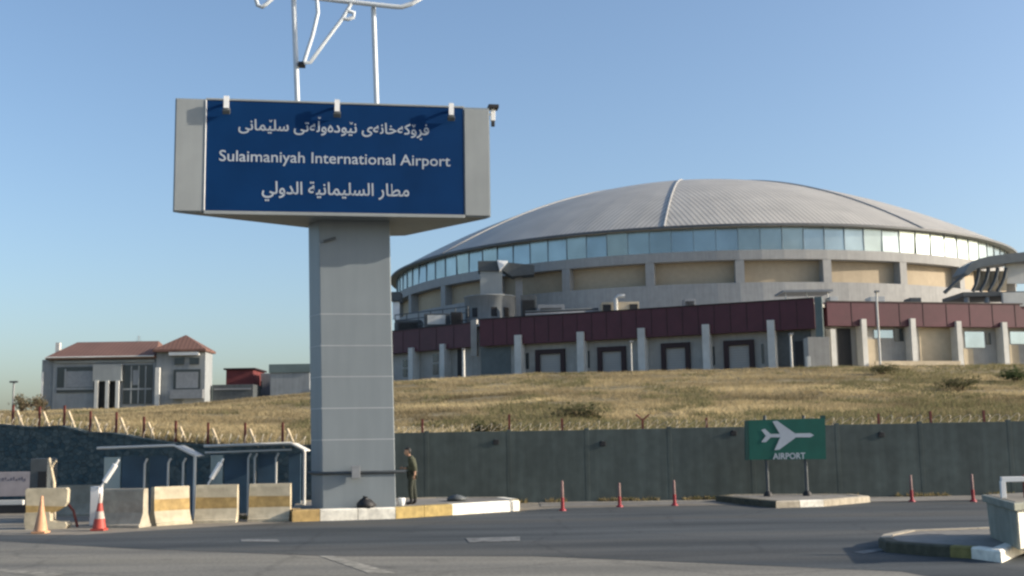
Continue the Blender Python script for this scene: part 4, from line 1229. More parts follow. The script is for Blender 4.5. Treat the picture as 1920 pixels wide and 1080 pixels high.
ap1 = apex + (FR - apex).normalized() * .5; ap2 = apex + (FL - apex).normalized() * .5
body_poly = [fl2, p_r1, p_r2, ap1, ap2, fl1]
b = MB(); b.prism(body_poly, ZB, ZTOP)
box = b.build('sign_box', MT['clad'], sign)
def faceplate(x0, x1, y0, y1, name, m, proud, th, parent):
    q = [sface(x0, y1), sface(x1, y1), sface(x1, y0), sface(x0, y0)]
    # square up in the plane of the face
    s0 = ((q[0] - SP0).dot(TV) + (q[3] - SP0).dot(TV)) / 2; s1 = ((q[1] - SP0).dot(TV) + (q[2] - SP0).dot(TV)) / 2
    z0 = (q[0].z + q[1].z) / 2; z1 = (q[2].z + q[3].z) / 2
    return plate(s0, s1, max(z0, ZB), min(z1, ZTOP + .02), name, m, proud, th, parent)
def plate(s0, s1, z0, z1, name, m, proud, th, parent):
    o = Vector((SP0.x, SP0.y, 0))
    A = o + TV * s0 + NV * (proud - th); Bq = o + TV * s1 + NV * (proud - th); C_ = o + TV * s1 + NV * proud; D_ = o + TV * s0 + NV * proud
    b = MB(); b.hexa([D_ + Vector((0, 0, z0)), C_ + Vector((0, 0, z0)), Bq + Vector((0, 0, z0)), A + Vector((0, 0, z0))],
                     [D_ + Vector((0, 0, z1)), C_ + Vector((0, 0, z1)), Bq + Vector((0, 0, z1)), A + Vector((0, 0, z1))])
    ob = b.build(name, m, parent, bevel=.012)
    return ob, s0, s1, z0, z1
panel, ps0, ps1, pz0, pz1 = faceplate(386, 869, 196, 399, 'sign_panel', MT['blue'], .03, .06, sign)
sL = (FL - SP0.xy).dot(t2); sR = (FR - SP0.xy).dot(t2)
plate(sL + .03, ps0 - .03, ZB + .03, ZTOP - .02, 'side_cladding', MT['trim'], .05, .08, sign)
plate(ps1 + .03, sR - .02, ZB + .03, ZTOP - .06, 'side_cladding', MT['trim'], .05, .08, sign)
plate(ps0 - .025, ps1 + .025, pz0 - .10, pz0 - .005, 'bottom_trim', MT['trim'], .06, .09, sign)
plate(ps0 - .025, ps1 + .025, pz1 + .005, pz1 + .06, 'top_trim', MT['trim'], .05, .08, sign)
plate(ps0 - .030, ps0 - .002, pz0, pz1, 'side_trim', MT['white'], .07, .09, sign)

def text_mesh(txt, off=0.0, extrude=.003, space=1.0, wspace=1.0):
    c = D.curves.new('tmp', 'FONT'); c.body = txt; c.offset = off; c.extrude = extrude; c.resolution_u = 3; c.space_character = space; c.space_word = wspace
    o = D.objects.new('tmp', c); COL.objects.link(o)
    dg = bpy.context.evaluated_depsgraph_get(); dg.update()
    me = D.meshes.new_from_object(o.evaluated_get(dg))
    v = [Vector(p.co) for p in me.vertices]; f = [tuple(p.vertices) for p in me.polygons]
    D.objects.remove(o); D.curves.remove(c); D.meshes.remove(me)
    return v, f
def lettering(txt, px0, px1, pyt, pyb, off, parent, extra=None, plane=None, name='lettering', m=None):
    """Flat raised letters squeezed to the box px0..px1 / pyt..pyb of the sign face."""
    fs, prd, tvec, nvec, zoff = plane
    v, f = text_mesh(txt, off)
    if extra:
        for e in extra:
            k = len(v); v += e[0]; f += [tuple(i + k for i in q) for q in e[1]]
    x0, x1 = min(p.x for p in v), max(p.x for p in v); y0, y1 = min(p.y for p in v), max(p.y for p in v)
    a, c = fs(px0, (pyt + pyb) / 2), fs(px1, (pyt + pyb) / 2)
    zt, zb = fs((px0 + px1) / 2, pyt).z, fs((px0 + px1) / 2, pyb).z
    b = MB(); out = []
    for p in v:
        q = a.lerp(c, (p.x - x0) / (x1 - x0)); z = zb + (zt - zb) * (p.y - y0) / (y1 - y0)
        out.append(Vector((q.x, q.y, z)) + nvec * (prd + p.z))
    b.add(out, f); return b.build(name, m or MT['letter'], parent)
PLN = (lambda x, y: sface(x, y), .034, TV, NV, 0)

KU1 = '\uFED3\uFEAE\u06C6\uFB90\uFEEA\uFEA7\uFE8E\uFEE7\uFEEA\uFBFC'
KU2 = '\uFEE7\uFBFF\uFEEE\uFEA9\uFEE9\uFEED\uFEDF\uFEEA\uFE97\uFBFD'
KU3 = '\uFEB3\uFEE0\uFBFF\uFEE4\uFE8E\uFEE7\uFBFD'
AR1 = '\uFEE3\uFEC4\uFE8E\uFEAD'
AR2 = '\uFE8D\uFEDF\uFEB4\uFEE0\uFEF4\uFEE4\uFE8E\uFEE7\uFEF4\uFE94'
AR3 = '\uFE8D\uFEDF\uFEAA\uFEED\uFEDF\uFEF2'
def visual(*ws): return ' '.join(w[::-1] for w in ws[::-1])
def width(t):
    v, f = text_mesh(t + '.') ; return max(p.x for p in v)
def small_v(full, idx, y, s=.085):
    """The small v mark over (or under) the letter at visual index idx."""
    x = (width(full[:idx]) + width(full[:idx + 1])) / 2 - .12
    pts = [(-s, s), (0, -s * .7), (s, s)]; w = .035
    v = [Vector((x + px + dx, y + py, dz)) for dz in (-.003, .003) for px, py, dx in ((-s, s, -w), (-s, s, w), (0, -s * .7, -w), (0, -s * .7, w), (s, s, -w), (s, s, w))]
    return v, [(6, 8, 9, 7), (8, 10, 11, 9), (0, 1, 3, 2), (2, 3, 5, 4), (0, 2, 8, 6), (1, 7, 9, 3)]
ku = visual(KU1, KU2, KU3)
n3, n2, n1 = len(KU3), len(KU2), len(KU1)
ix = lambda word, i: {3: n3 - 1 - i, 2: n3 + 1 + n2 - 1 - i, 1: n3 + 1 + n2 + 1 + n1 - 1 - i}[word]
ex = [small_v(ku, ix(3, 2), .62), small_v(ku, ix(2, 1), .62), small_v(ku, ix(2, 6), .92, .07), small_v(ku, ix(1, 1), -.32, .07)]
lettering(ku, 447, 804, 221, 259, .012, panel, ex, PLN)
lettering('Sulaimaniyah International Airport', 411, 844, 287, 314, .006, panel, None, PLN)
lettering(visual(AR1, AR2, AR3), 491, 767, 342, 380, .012, panel, None, PLN)

# column: tapered, slightly leaning, with the bevelled left edge of the three-cornered plan
CP0 = at_y(668, 953, 32.25)
def cface(px, py, off=0.0): return at_plane(px, py, CP0 - NV * off, NV)
def ring_at(pyf, zz):
    t = (953 - pyf) / (953 - 440)
    xl, xr, xc = 605 - 7 * t, 742 - 12 * t, 584 - 6 * t
    a, c = cface(xl, pyf), cface(xr, pyf)
    k = cface(xc, pyf)
    k2 = cface(xc, pyf, .7)
    w = (c - a).length
    return [Vector((q.x, q.y, zz)) for q in (a, c, c - NV * .35 + TV * .03, c - NV * 1.6 - TV * .75, a - NV * 1.6 + TV * .55, k2)]
zlo, zhi = KH - .04, ZB
lo, hi = ring_at(953, zlo), ring_at(440, zhi + .0)
# keep the top ring under the sign by extrapolating along the lean
b = MB(); b.hexa(lo, hi); colm = b.build('column', MT['clad'], sign, bevel=.02)
jb = MB()
for k in range(1, 9):
    z = cface(670, 953 - k * 0).z
for pyj in (589, 648, 706, 765, 824):
    z = cface(672, pyj).z; t = (z - zlo) / (zhi - zlo)
    r1 = [lo[i].lerp(hi[i], t) for i in range(6)]
    cc = sum(r1, Vector()) / 6
    q = [cc + (p - cc) * 1.006 for p in r1]
    jb.hexa([p - Vector((0, 0, .012)) for p in q], [p + Vector((0, 0, .012)) for p in q])
jb.build('panel_joints', MT['joint'], colm)
# conduit ring and junction box
z = cface(672, 886).z; t = (z - zlo) / (zhi - zlo); r1 = [lo[i].lerp(hi[i], t) for i in range(6)]; cc = sum(r1, Vector()) / 6
q = [cc + (p - cc) * 1.05 for p in r1]
b = MB(); b.tube([Vector((p.x, p.y, z)) for p in (q[5], q[0], q[1], q[1] + TV * .25)], .045, 8); b.build('conduit', MT['darkgrey'], sign)
p = cface(667, 886) + NV * .16; b = MB(); b.box((p.x, p.y, p.z + .02), (.24, .12, .34), YAW); b.build('junction_box', MT['greysteel'], sign, bevel=.01)
p = cface(618, 450) + NV * .06; b = MB(); b.box(p, (.36, .05, .07), mat=Matrix.Rotation(YAW, 3, 'Z') @ Matrix.Rotation(radians(-18), 3, 'Y')); b.build('badge', MT['darkgrey'], sign)

# floodlights on short white arms along the top edge
def floodlight(px):
    a = sface(px, 190); base = Vector((a.x, a.y, ZTOP - .17))
    b = MB(); b.tube([base - NV * .02, base + NV * .1 + Vector((0, 0, .06)), base + NV * .26 + Vector((0, 0, .02))], .04, 6)
    b.box(base + NV * .27 + Vector((0, 0, .02)), (.14, .08, .34), YAW)
    arm = b.build('floodlight_arm', MT['white'], sign)
    b = MB(); b.box(base + NV * .21 - Vector((0, 0, .22)), (.20, .16, .12), mat=Matrix.Rotation(YAW, 3, 'Z') @ Matrix.Rotation(radians(35), 3, 'X')); b.build('floodlight', MT['darkgrey'], arm, bevel=.01)
for px in (426, 632, 844): floodlight(px)
a = at_plane(924, 215, SP0 - NV * .3, NV)
b = MB(); b.box(a + Vector((0, 0, .02)), (.13, .13, .42), YAW); b.tube([a, a - TV * .3], .03, 6); cm = b.build('camera_housing', MT['white'], sign, bevel=.01)
b = MB(); b.box(a + Vector((0, 0, .20)) + NV * .05, (.30, .35, .10), YAW); b.box(a - Vector((0, 0, .28)), (.10, .1, .14), YAW); b.build('camera_hood', MT['black'], cm, bevel=.01)

# masts and airplane outline in tube
MY = 32.6
def mastpt(px, py): return at_plane(px, py, SP0 - NV * .9, NV)
b = MB()
m0, m1 = mastpt(559, 196), mastpt(549, -40)
b.tube([m0 - Vector((0, 0, .4)), m1], .075, 10); b.build('mast', MT['tube'], sign)
b = MB(); m0, m1 = mastpt(707, 196), mastpt(700, 14); b.tube([m0 - Vector((0, 0, .4)), m1], .075, 10); b.build('mast', MT['tube'], sign)
b = MB()
def tubepx(l, r=.06): b.tube([mastpt(*q) + NV * .16 for q in l], r, 8)
tubepx([(590, 0), (625, 4), (680, 10), (735, 16), (752, 17), (770, 11)], .075)      # fuselage underside to the nose
tubepx([(590, 0), (560, -8), (520, -22), (470, -40), (440, -62)], .075)
tubepx([(594, 2), (596, 28), (586, 70), (570, 120)]); tubepx([(570, 121), (582, 120), (612, 78), (642, 38), (656, 14), (664, -4)])
tubepx([(642, 38), (652, 40), (662, 36), (664, 28), (652, 24)])
tubepx([(478, -30), (480, 2), (484, 14), (492, 17), (500, 11), (512, 0), (528, -20)])
tubepx([(770, 11), (800, -6), (780, -28), (700, -44), (600, -58), (500, -70), (440, -62)], .075)
tubepx([(664, -4), (640, -90), (600, -150), (618, -60)])
tubepx([(470, -68), (430, -150), (460, -150), (540, -66)])
b.build('airplane_outline', MT['tube'], sign)
b = MB(); q = mastpt(566, 122) + NV * .02; b.box(q, (.2, .3, .1), YAW); b.build('bracket', MT['black'], sign)

# things at the foot of the column
p = at_z(741, 937, KH); t = thing('white_pot', (-3.25, 33.0, KH - .02), 'small white pot on the island against the right foot of the column', 'pot')
b = MB(); b.lathe([(.06, KH - .02), (.09, KH + .06), (.105, KH + .19), (.09, KH + .2), (.08, KH + .17)], 14, (-3.22, 33.0, 0)); b.build('pot', MT['white'], t)
p = cface(685, 943) + NV * .35; t = thing('black_bag', (p.x, p.y, KH - .02), 'crumpled black bag lying against the front foot of the column', 'bag')
b = MB(); b.lathe([(.05, 0), (.24, .03), (.27, .12), (.16, .22), (.05, .27), (.08, .30)], 12, (p.x, p.y, KH - .02))
for v in b.v: v.x += .05 * noise.noise(v * 7); v.y += .05 * noise.noise(v * 7 + Vector((3, 0, 0))); v.z += .05 * noise.noise(v * 6)
b.build('sack', MT['black'], t)
p = at_z(856, 938, KH); t = thing('black_bag', (p.x, p.y, KH - .02), 'small dark sack left on the island by the yellow kerb stones', 'bag')
b = MB(); b.lathe([(.05, 0), (.30, .02), (.30, .10), (.12, .17), (.05, .18)], 12, (p.x, p.y, KH - .02))
for v in b.v: v.x += .06 * noise.noise(v * 7); v.z += .04 * noise.noise(v * 6)
b.build('sack', MT['darkgrey'], t)

# ------------------------------------------------------------------ green airport sign
GY = 36.9
gs = thing('direction_sign', (*at_y(1474, 928, GY).xy, .18), 'green road sign with white airplane and AIRPORT lettering on two posts', 'sign')
NG_ = Vector((0, -1, 0)); GP = Vector((0, GY, 0))
def gface(px, py): return at_plane(px, py, GP, NG_)
q = [gface(1405, 862), gface(1549, 861), gface(1547, 784), gface(1403, 788)]
b = MB(); b.hexa([v + Vector((0, .05, 0)) for v in q][::-1], q[::-1]); brd = b.build('board', MT['green'], gs)
q = [gface(1398, 863), gface(1404.5, 862), gface(1402.5, 788), gface(1397, 789)]
b = MB(); b.hexa([v + Vector((0, .12, 0)) for v in q][::-1], q[::-1]); b.build('board_edge', MT['greendark'], gs)
b = MB(); u0, u1 = gface(1538, 779), gface(1548, 786); b.box(((u0.x + u1.x) / 2, GY + .03, (u0.z + u1.z) / 2), (u1.x - u0.x, .05, abs(u0.z - u1.z))); b.build('top_tab', MT['greendark'], gs)
for px in (1438, 1511):
    u0, u1 = gface(px - 1, 929), gface(px - 3, 779)
    b = MB(); b.tube([Vector((u1.x, GY + .11, .14)), Vector((u1.x, GY + .11, u1.z))], .055, 8); po = b.build('post', MT['darkgrey'], gs)
    b = MB(); b.lathe([(.14, .16), (.14, .26), (.07, .34)], 10, (u1.x, GY + .11, 0)); b.build('footing', MT['black'], po)
b = MB()
for k, pts in enumerate(([(1440, 814), (1519, 812), (1526, 816), (1519, 820), (1440, 820)],
            [(1448, 790), (1457, 789), (1491, 813), (1491, 817), (1464, 817)], [(1464, 817), (1491, 817), (1491, 821), (1461, 843), (1452, 844)],
            [(1427, 806), (1434, 804), (1446, 815), (1446, 817.5), (1436, 817.5)], [(1436, 817), (1446, 817), (1446, 819), (1436, 829), (1427, 829)])):
    off = .012 + .002 * (0 if k == 0 else 1 if k in (1, 3) else 2)
    b.add([gface(*q) - Vector((0, off, 0)) for q in pts], [tuple(range(5))[::-1]])
b.build('airplane_symbol', MT['letter'], brd)
lettering('AIRPORT', 1449, 1510, 849, 861, .02, brd, None, (gface, .012, Vector((1, 0, 0)), NG_, 0))

# ------------------------------------------------------------------ planter block with a white hoop
c1, c2 = at_z(1911, 1029, .2), at_z(1857, 1006, .2)
e = (c2 - c1); right = Vector((.9, .62, 0))
pl = thing('planter_block', (c1.x + .6, c1.y + 1.2, .18), 'big concrete planter block with an overhanging rim on the near right island', 'planter')
base = [c1, c1 + right * 1.3, c1 + right * 1.3 + e * .9, c2]
cen = sum(base, Vector()) / 4
def ringz(s, z): return [Vector((cen.x + (p.x - cen.x) * s, cen.y + (p.y - cen.y) * s, z)) for p in base]
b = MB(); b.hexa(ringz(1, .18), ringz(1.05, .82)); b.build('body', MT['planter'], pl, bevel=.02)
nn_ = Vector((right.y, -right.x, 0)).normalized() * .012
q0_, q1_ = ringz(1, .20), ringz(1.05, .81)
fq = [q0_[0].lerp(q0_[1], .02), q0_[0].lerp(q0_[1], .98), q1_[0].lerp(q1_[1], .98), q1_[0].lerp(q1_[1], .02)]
b = MB(); b.hexa(fq, [v + nn_ for v in fq]); b.build('sunlit_end', MT['kerb_white'], pl)  # white slab: sunlight on the planter's near face put into colour
b = MB(); b.hexa(ringz(1.16, .82), ringz(1.18, .95)); b.build('rim', MT['planter'], pl, bevel=.02)
b = MB(); b.hexa(ringz(1.02, .945), ringz(1.02, .958)); b.build('soil', MT['ground'], pl)
h0, h1 = at_y(1879, 940, 20.3), at_y(1883, 902, 20.3); h2 = at_y(1914, 900, 20.3); h3 = at_y(1917, 930, 20.3)
hp = thing('white_hoop', (h0.x, 20.3, .95), 'white square tube hoop standing on the concrete planter block', 'hoop')
b = MB(); b.box(((h0.x + h1.x) / 2, 20.3, (.955 + h1.z) / 2), (.09, .06, h1.z - .955)); b.box(((h1.x + h2.x) / 2, 20.3, h1.z + .03), (h2.x - h1.x + .12, .06, .09)); b.build('tube_frame', MT['white'], hp, bevel=.01)
b = MB(); b.box((h2.x + .12, 20.33, (.955 + h1.z) / 2 + .05), (.14, .06, h1.z - .955 + .1)); b.build('red_stay', MT['rust'], hp, bevel=.01)

# ------------------------------------------------------------------ barriers, cones, marker posts
def jersey(L=1.08, H=.95, band=True, m='conc'):
    """Concrete barrier profile swept along x, yellow band painted on the upper flank."""
    prof = [(.29, 0), (.29, .07), (.24, .10), (.135, .34), (.125, .38), (.113, .68), (.10, .92), (.085, H), ]
    def ring(x): return [Vector((x, -w, z)) for w, z in prof] + [Vector((x, w, z)) for w, z in prof[::-1]]
    b = MB(); A, B_ = ring(-L / 2), ring(L / 2); n = len(A)
    b.add(A, [tuple(range(n))]); b.add(B_, [tuple(range(n))[::-1]])
    for i in range(n):
        j = (i + 1) % n
        b.cur = 1 if (band and ((i == 4) or (i == n - 6))) else 0
        b.add([A[i], B_[i], B_[j], A[j]], [(3, 2, 1, 0)])
    b.cur = 0
    for v in b.v:
        v.z += .02 * noise.noise(v * 5); v.x += .015 * noise.noise(v * 4 + Vector((9, 0, 0)))
    return b
def barrier(px, py, rz, label, L=1.08, H=.95, band=True, m='conc', group='concrete barriers in front of the shelters', bandm='band_yellow'):
    p = at_z(px, py, 0); c = Vector((p.x, p.y + .3, 0))
    t = thing('concrete_barrier', c, label, 'barrier', group, rz)
    b = jersey(L, H, band)
    b.build('block', [MT[m], MT[bandm]], t, local=True, bevel=0)
    return t
barrier(401, 981, radians(3), 'upright concrete barrier with a bold ochre band, second from the right of the row', 1.12, 1.0)
barrier(502, 978, radians(2), 'upright ochre banded concrete barrier at the right end of the row, beside the kerb', 1.12, 1.0)
barrier(226, 990, radians(-14), 'shaded grey concrete barrier with a faint band, behind the red and white cone', 1.2, .98, True, 'concgrey', bandm='kerb_raw')  # greyer concrete: the shade on this turned-away face is in the colour
barrier(312, 985, radians(42), 'sunlit pale concrete barrier turned at an angle, in the middle of the row', 1.0, 1.0)
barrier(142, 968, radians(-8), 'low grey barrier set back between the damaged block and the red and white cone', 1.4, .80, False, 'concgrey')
# damaged block at the left end: broad head, broken-away lower right corner, leftover foot
p = at_z(80, 992, 0)
t = thing('concrete_barrier', (p.x, p.y + .25, 0), 'damaged concrete barrier with a broken away lower corner, at the left end of the row', 'barrier', 'concrete barriers in front of the shelters', radians(6))
def swept(poly, d0, d1, b, cur):
    b.cur = cur
    b.hexa([Vector((x, -d0, z)) for x, z in poly], [Vector((x, d1, z)) for x, z in poly])
b = MB()
swept([(-.50, .60), (.46, .56), (.52, .66), (.53, .98), (.48, 1.03), (-.50, 1.03), (-.53, .98)], .13, .13, b, 0)
swept([(-.49, .42), (.22, .42), (.44, .555), (.46, .56), (-.50, .60)], .15, .15, b, 1)
swept([(-.46, 0), (.52, 0), (.57, .08), (.52, .16), (.30, .17), (.15, .2), (.12, .42), (-.49, .42), (-.50, .2)], .24, .24, b, 0)
for v in b.v: v.z += .012 * noise.noise(v * 6)
b.build('block', [MT['conc'], MT['band_yellow']], t, local=True)

def cone(px, py, label, h=.95, faded=False):
    p = at_z(px, py, 0)
    t = thing('traffic_cone', (p.x, p.y, 0), label, 'traffic cone')
    b = MB(); b.box((0, 0, .03), (.34, .34, .05)); b.build('base', MT['faded' if faded else 'orange'], t, local=True, bevel=.01)
    b = MB(); m1 = 0
    prof = [(.165, .06), (.125, .28 * h + .04), (.088, .52 * h), (.055, .74 * h), (.03, h), (.012, h + .01)]
    b.lathe(prof, 18); b.mi = []
    n = 18
    for i in range(len(prof) - 1): b.mi += [1 if i in (1, 3) else 0] * n
    b.mi += [0, 0]
    b.build('body', [MT['faded' if faded else 'orange'], MT['cone_white' if not faded else 'faded']], t, local=True)
cone(76, 1000, 'faded orange traffic cone in front of the damaged barrier at the left', .90, True)
cone(186, 995, 'red and white traffic cone beside the shaded grey barrier', .92)

def marker(px, py, h, label):
    p = at_z(px, py, 0)
    t = thing('marker_post', (p.x, p.y, 0), label, 'marker post', 'red marker posts along the far side of the junction')
    b = MB(); b.lathe([(.105, 0), (.105, .03), (.065, .07)], 14); b.build('base', MT['red'], t, local=True)
    b = MB(); b.lathe([(.054, .06), (.050, h * .45)], 12); b.build('lower_tube', MT['red'], t, local=True)
    b = MB(); b.lathe([(.046, h * .45), (.036, h), (.02, h + .02)], 12); b.build('upper_tube', MT['posttop'], t, local=True)
marker(1055, 958, .86, 'red marker post nearest the end of the white and yellow kerb')
marker(1162, 951, .72, 'dull red marker post standing second from the painted kerb end')
marker(1265, 948, .76, 'dull red marker post nearest the left tip of the green sign island')
marker(1710, 941, .80, 'red marker post just right of the green sign island')
marker(1825, 941, .82, 'red marker post behind the planter block at the right')

# ------------------------------------------------------------------ checkpoint shelters with boom gates
def shelter(x0, x1, xb, ytop, ybend, Y, posts, panels, pale, label, brush=False):
    X = lambda px: at_y(px, 850, Y).x
    Z = lambda px, py: at_y(px, py, Y).z
    t = thing('checkpoint_shelter', ((X(x0) + X(x1)) / 2, Y + .8, 0), label, 'shelter')
    zt = Z((x0 + xb) / 2, ytop); zb = Z(x1, ybend)
    b = MB()
    prof = [(X(x0), zt - .05), (X(xb), zt), (X(x1), zb)]
    for (xa, za), (xc, zc) in zip(prof[:-1], prof[1:]):
        f = [Vector((xa, Y - .2, za)), Vector((xc, Y - .2, zc)), Vector((xc, Y - .2, zc + .03)), Vector((xa, Y - .2, za + .03))]
        b.hexa([v + Vector((0, 1.0, 0)) for v in f][::-1], f[::-1])
    rf = b.build('canopy', MT['pier'], t)
    b = MB(); b.tube([Vector((x, Y - .23, z + .03)) for x, z in prof], .04, 8)
    if brush: b.tube([Vector((x, Y - .10, z - .16)) for x, z in prof[:2]], .03, 8)
    b.build('edge_tube', MT['pier'], rf)
    for px in posts:
        b = MB(); b.tube([Vector((X(px), Y, 0)), Vector((X(px), Y, min(zt, zb) - .18)), Vector((X(px) + .08, Y - .02, min(zt, zb) - .04))], .034, 8); b.build('post', MT['pier'], t)
    b = MB(); b.tube([Vector((X(x1), Y - .18, 0)), Vector((X(x1), Y - .18, zb))], .046, 8); b.build('corner_post', MT['pier'], t)
    for xa, xc in panels:
        b = MB(); b.box(((X(xa) + X(xc)) / 2, Y + .25, .92), (X(xc) - X(xa) - .02, .06, 1.75)); b.build('side_panel', MT['boothblue'], t, bevel=.01)
    b = MB(); b.box(((X(pale[0]) + X(pale[1])) / 2, Y + .22, 1.0), (X(pale[1]) - X(pale[0]), .05, 1.55)); b.build('pale_pane', MT['boothglass'], t, bevel=.01)
    return t
shelter(187, 369, 330, 838, 856, 33.6, (272, 316, 344), ((224, 268), (276, 312), (346, 362)), (191, 222), 'left checkpoint shelter with blue panels under a thin white edged canopy that bends down')
shelter(386, 573, 548, 834, 846, 34.4, (466, 478, 518), ((417, 464), (480, 515), (538, 562)), (392, 415), 'right checkpoint shelter with blue panels and a double tube canopy edge, next to the column', True)
def boom(px, pyb, pxt, pyt, xe, ye, Y, label):
    a = at_y(px, 930, Y)
    t = thing('boom_gate', (a.x, Y, 0), label, 'boom gate')
    top = at_y(px, pyb, Y)
    b = MB(); b.box((a.x, Y, top.z / 2), (.24, .3, top.z)); b.build('housing', MT['white'], t, bevel=.02)
    s, e_ = at_y(pxt, pyt, Y - .18), at_y(xe, ye, Y - .18)
    b = MB(); b.tube([s, s.lerp(e_, .25)], .03, 8); b.tube([s.lerp(e_, .22), s.lerp(e_, .82)], .075, 8); b.tube([s.lerp(e_, .8), e_], .03, 8); b.build('arm', MT['white'], t)
boom(181, 912, 188, 915, 223, 862, 31.2, 'boom gate with a white housing and raised white arm beside the red and white cone')
boom(386, 915, 390, 908, 419, 860, 32.6, 'boom gate with its white arm raised behind the bold ochre banded barrier')

# grey kiosk, forked pole and banner board at the left edge
KY = 32.5
k0, k1 = at_y(57, 860, KY), at_y(90, 860, KY)
ks = thing('utility_cabinet', ((k0.x + k1.x) / 2, KY + .35, 0), 'upright grey utility cabinet with a dark hatch, behind the damaged barrier', 'cabinet')
b = MB(); b.box(((k0.x + k1.x) / 2, KY + .35, k0.z / 2), (k1.x - k0.x, .7, k0.z)); b.build('casing', MT['darkgrey'], ks, bevel=.02)
h0, h1 = at_y(72, 884, KY), at_y(87, 913, KY)
b = MB(); b.box(((h0.x + h1.x) / 2, KY - .01, (h0.z + h1.z) / 2), (h1.x - h0.x, .03, h0.z - h1.z)); b.build('hatch', MT['black'], ks)
fp = at_y(98, 915, KY - .6); t = thing('forked_branch', (fp.x, KY - .6, 0), 'pale forked branch sticking up behind the damaged barrier', 'branch')
F = lambda px, py: at_y(px, py, KY - .6)
b = MB(); b.tube([Vector((F(103, 930).x, KY - .6, 0)), F(101, 905), F(97, 885), F(95, 874), F(92, 859)], .055, 7, .04); b.tube([F(96, 878), F(101, 868), F(106, 864)], .04, 7, .03); b.build('branch', MT['palewood'], t)
BY = 37.5
q0, q1 = at_y(-60, 886, BY), at_y(58, 930, BY)
bn = thing('banner_board', ((q0.x + q1.x) / 2, BY, 0), 'faded pale banner board on a white rail at the left edge', 'banner')
b = MB(); b.box(((q0.x + q1.x) / 2, BY, (q0.z + q1.z) / 2), (q1.x - q0.x, .08, q0.z - q1.z)); bd = b.build('board', MT['bannermat'], bn, bevel=.01)
b = MB()
q2, q3 = at_y(4, 893, BY), at_y(50, 901, BY)
for i in range(9):
    x = q2.x + (q3.x - q2.x) * (i + .5) / 9; b.box((x, BY - .043, q3.z + .05 + .03 * sin(i * 2.1)), (.055, .006, .07 + .03 * cos(i * 1.7)), mat=Matrix.Rotation(.3 * sin(i * 3.1), 3, 'Y'))
b.build('faded_print', MT['bannermark'], bd)
z_r = at_y(20, 942, BY).z
b = MB(); b.box(((q0.x + q1.x) / 2 - .1, BY - .05, z_r), (q1.x - q0.x - .2, .16, .16)); b.build('rail', MT['pier'], bn, bevel=.02)
b = MB(); b.box(((q0.x + q1.x) / 2, BY + .1, (z_r - .08) / 2), (q1.x - q0.x, .5, z_r - .08)); b.build('plinth', MT['black'], bn)  # black block stands in for the shadowed gap under the board
rd = at_y(131, 945, 30.6); t = thing('iron_bar', (rd.x, 30.6, 0), 'dark iron bar leaning beside the damaged barrier', 'bar')
b = MB(); b.tube([at_y(122, 938, 30.6), at_y(138, 958, 30.6), Vector((at_y(146, 970, 30.6).x, 30.6, 0))], .035, 6); b.build('bar', MT['rust'], t)


# ------------------------------------------------------------------ the guard
def skin_mesh(name, joints, edges, m, parent, sub=2, root=0):
    """joints: (point, rx, ry); a skin over connected edges, smoothed, baked to a mesh."""
    me = D.meshes.new(name); me.from_pydata([tuple(j[0]) for j in joints], edges, [])
    o = D.objects.new(name, me); COL.objects.link(o)
    sk = o.modifiers.new('skin', 'SKIN'); sk.use_smooth_shade = True; sk.branch_smoothing = .6
    for i, j in enumerate(joints):
        v = me.skin_vertices[0].data[i]; v.radius = (j[1], j[2]); v.use_root = (i == root)
    ss = o.modifiers.new('sub', 'SUBSURF'); ss.levels = sub; ss.render_levels = sub
    dg = bpy.context.evaluated_depsgraph_get(); dg.update()
    m2 = D.meshes.new_from_object(o.evaluated_get(dg)); D.objects.remove(o); D.meshes.remove(me)
    m2.name = name; m2.materials.clear(); m2.materials.append(m)
    m2.polygons.foreach_set('use_smooth', [True] * len(m2.polygons))
    return m2
def join(meshes, name, mats, parent):
    bm = bmesh.new(); 
    for i, me in enumerate(meshes):
        k = len(bm.faces); bm.from_mesh(me); bm.faces.ensure_lookup_table()
        for f in bm.faces[k:]: f.material_index = min(i, len(mats) - 1) if len(mats) > 1 else 0; f.smooth = True
    me = D.meshes.new(name); bm.to_mesh(me); bm.free()
    for m in mats: me.materials.append(m)
    o = D.objects.new(name, me); COL.objects.link(o); o.parent = parent; return o


pp = at_y(773, 930, 33.5)
guard = thing('person', (pp.x, 33.5, KH - .02), 'guard in dark olive uniform standing in profile on the island beside the column, facing left', 'person')
V = Vector
# local frame: facing -x, z up. Height 1.70
hipR, hipL = V((0.0, -.09, .90)), V((0.0, .09, .90))
guard.scale = (.95, .95, .95)
J = [(V((.01, 0, .95)), .105, .095), (V((.02, 0, 1.10)), .10, .085), (V((-.01, 0, 1.28)), .11, .095), (V((-.045, 0, 1.385)), .09, .075), (V((-.085, 0, 1.45)), .055, .055), (V((-.11, 0, 1.51)), .056, .056),
     # legs (y- is the near side)
     (hipR, .10, .10), (V((-.05, -.10, .50)), .065, .062), (V((-.01, -.10, .10)), .043, .043), (V((-.03, -.10, .05)), .045, .04), (V((-.17, -.11, .035)), .04, .03),
     (hipL, .10, .10), (V((.03, .10, .50)), .065, .062), (V((.09, .10, .10)), .043, .043), (V((.07, .10, .05)), .045, .04), (V((-.07, .11, .035)), .04, .03),
     # near arm: upper arm back, forearm hanging slightly forward
     (V((-.02, -.16, 1.37)), .055, .055), (V((.10, -.235, 1.12)), .044, .042), (V((.10, -.225, .92)), .036, .032), (V((.09, -.22, .86)), .030, .036),
     # far arm: bent, forearm reaching forward
     (V((-.03, .16, 1.37)), .055, .055), (V((-.04, .22, 1.12)), .044, .042), (V((-.23, .16, 1.08)), .034, .030), (V((-.28, .14, 1.085)), .036, .030)]
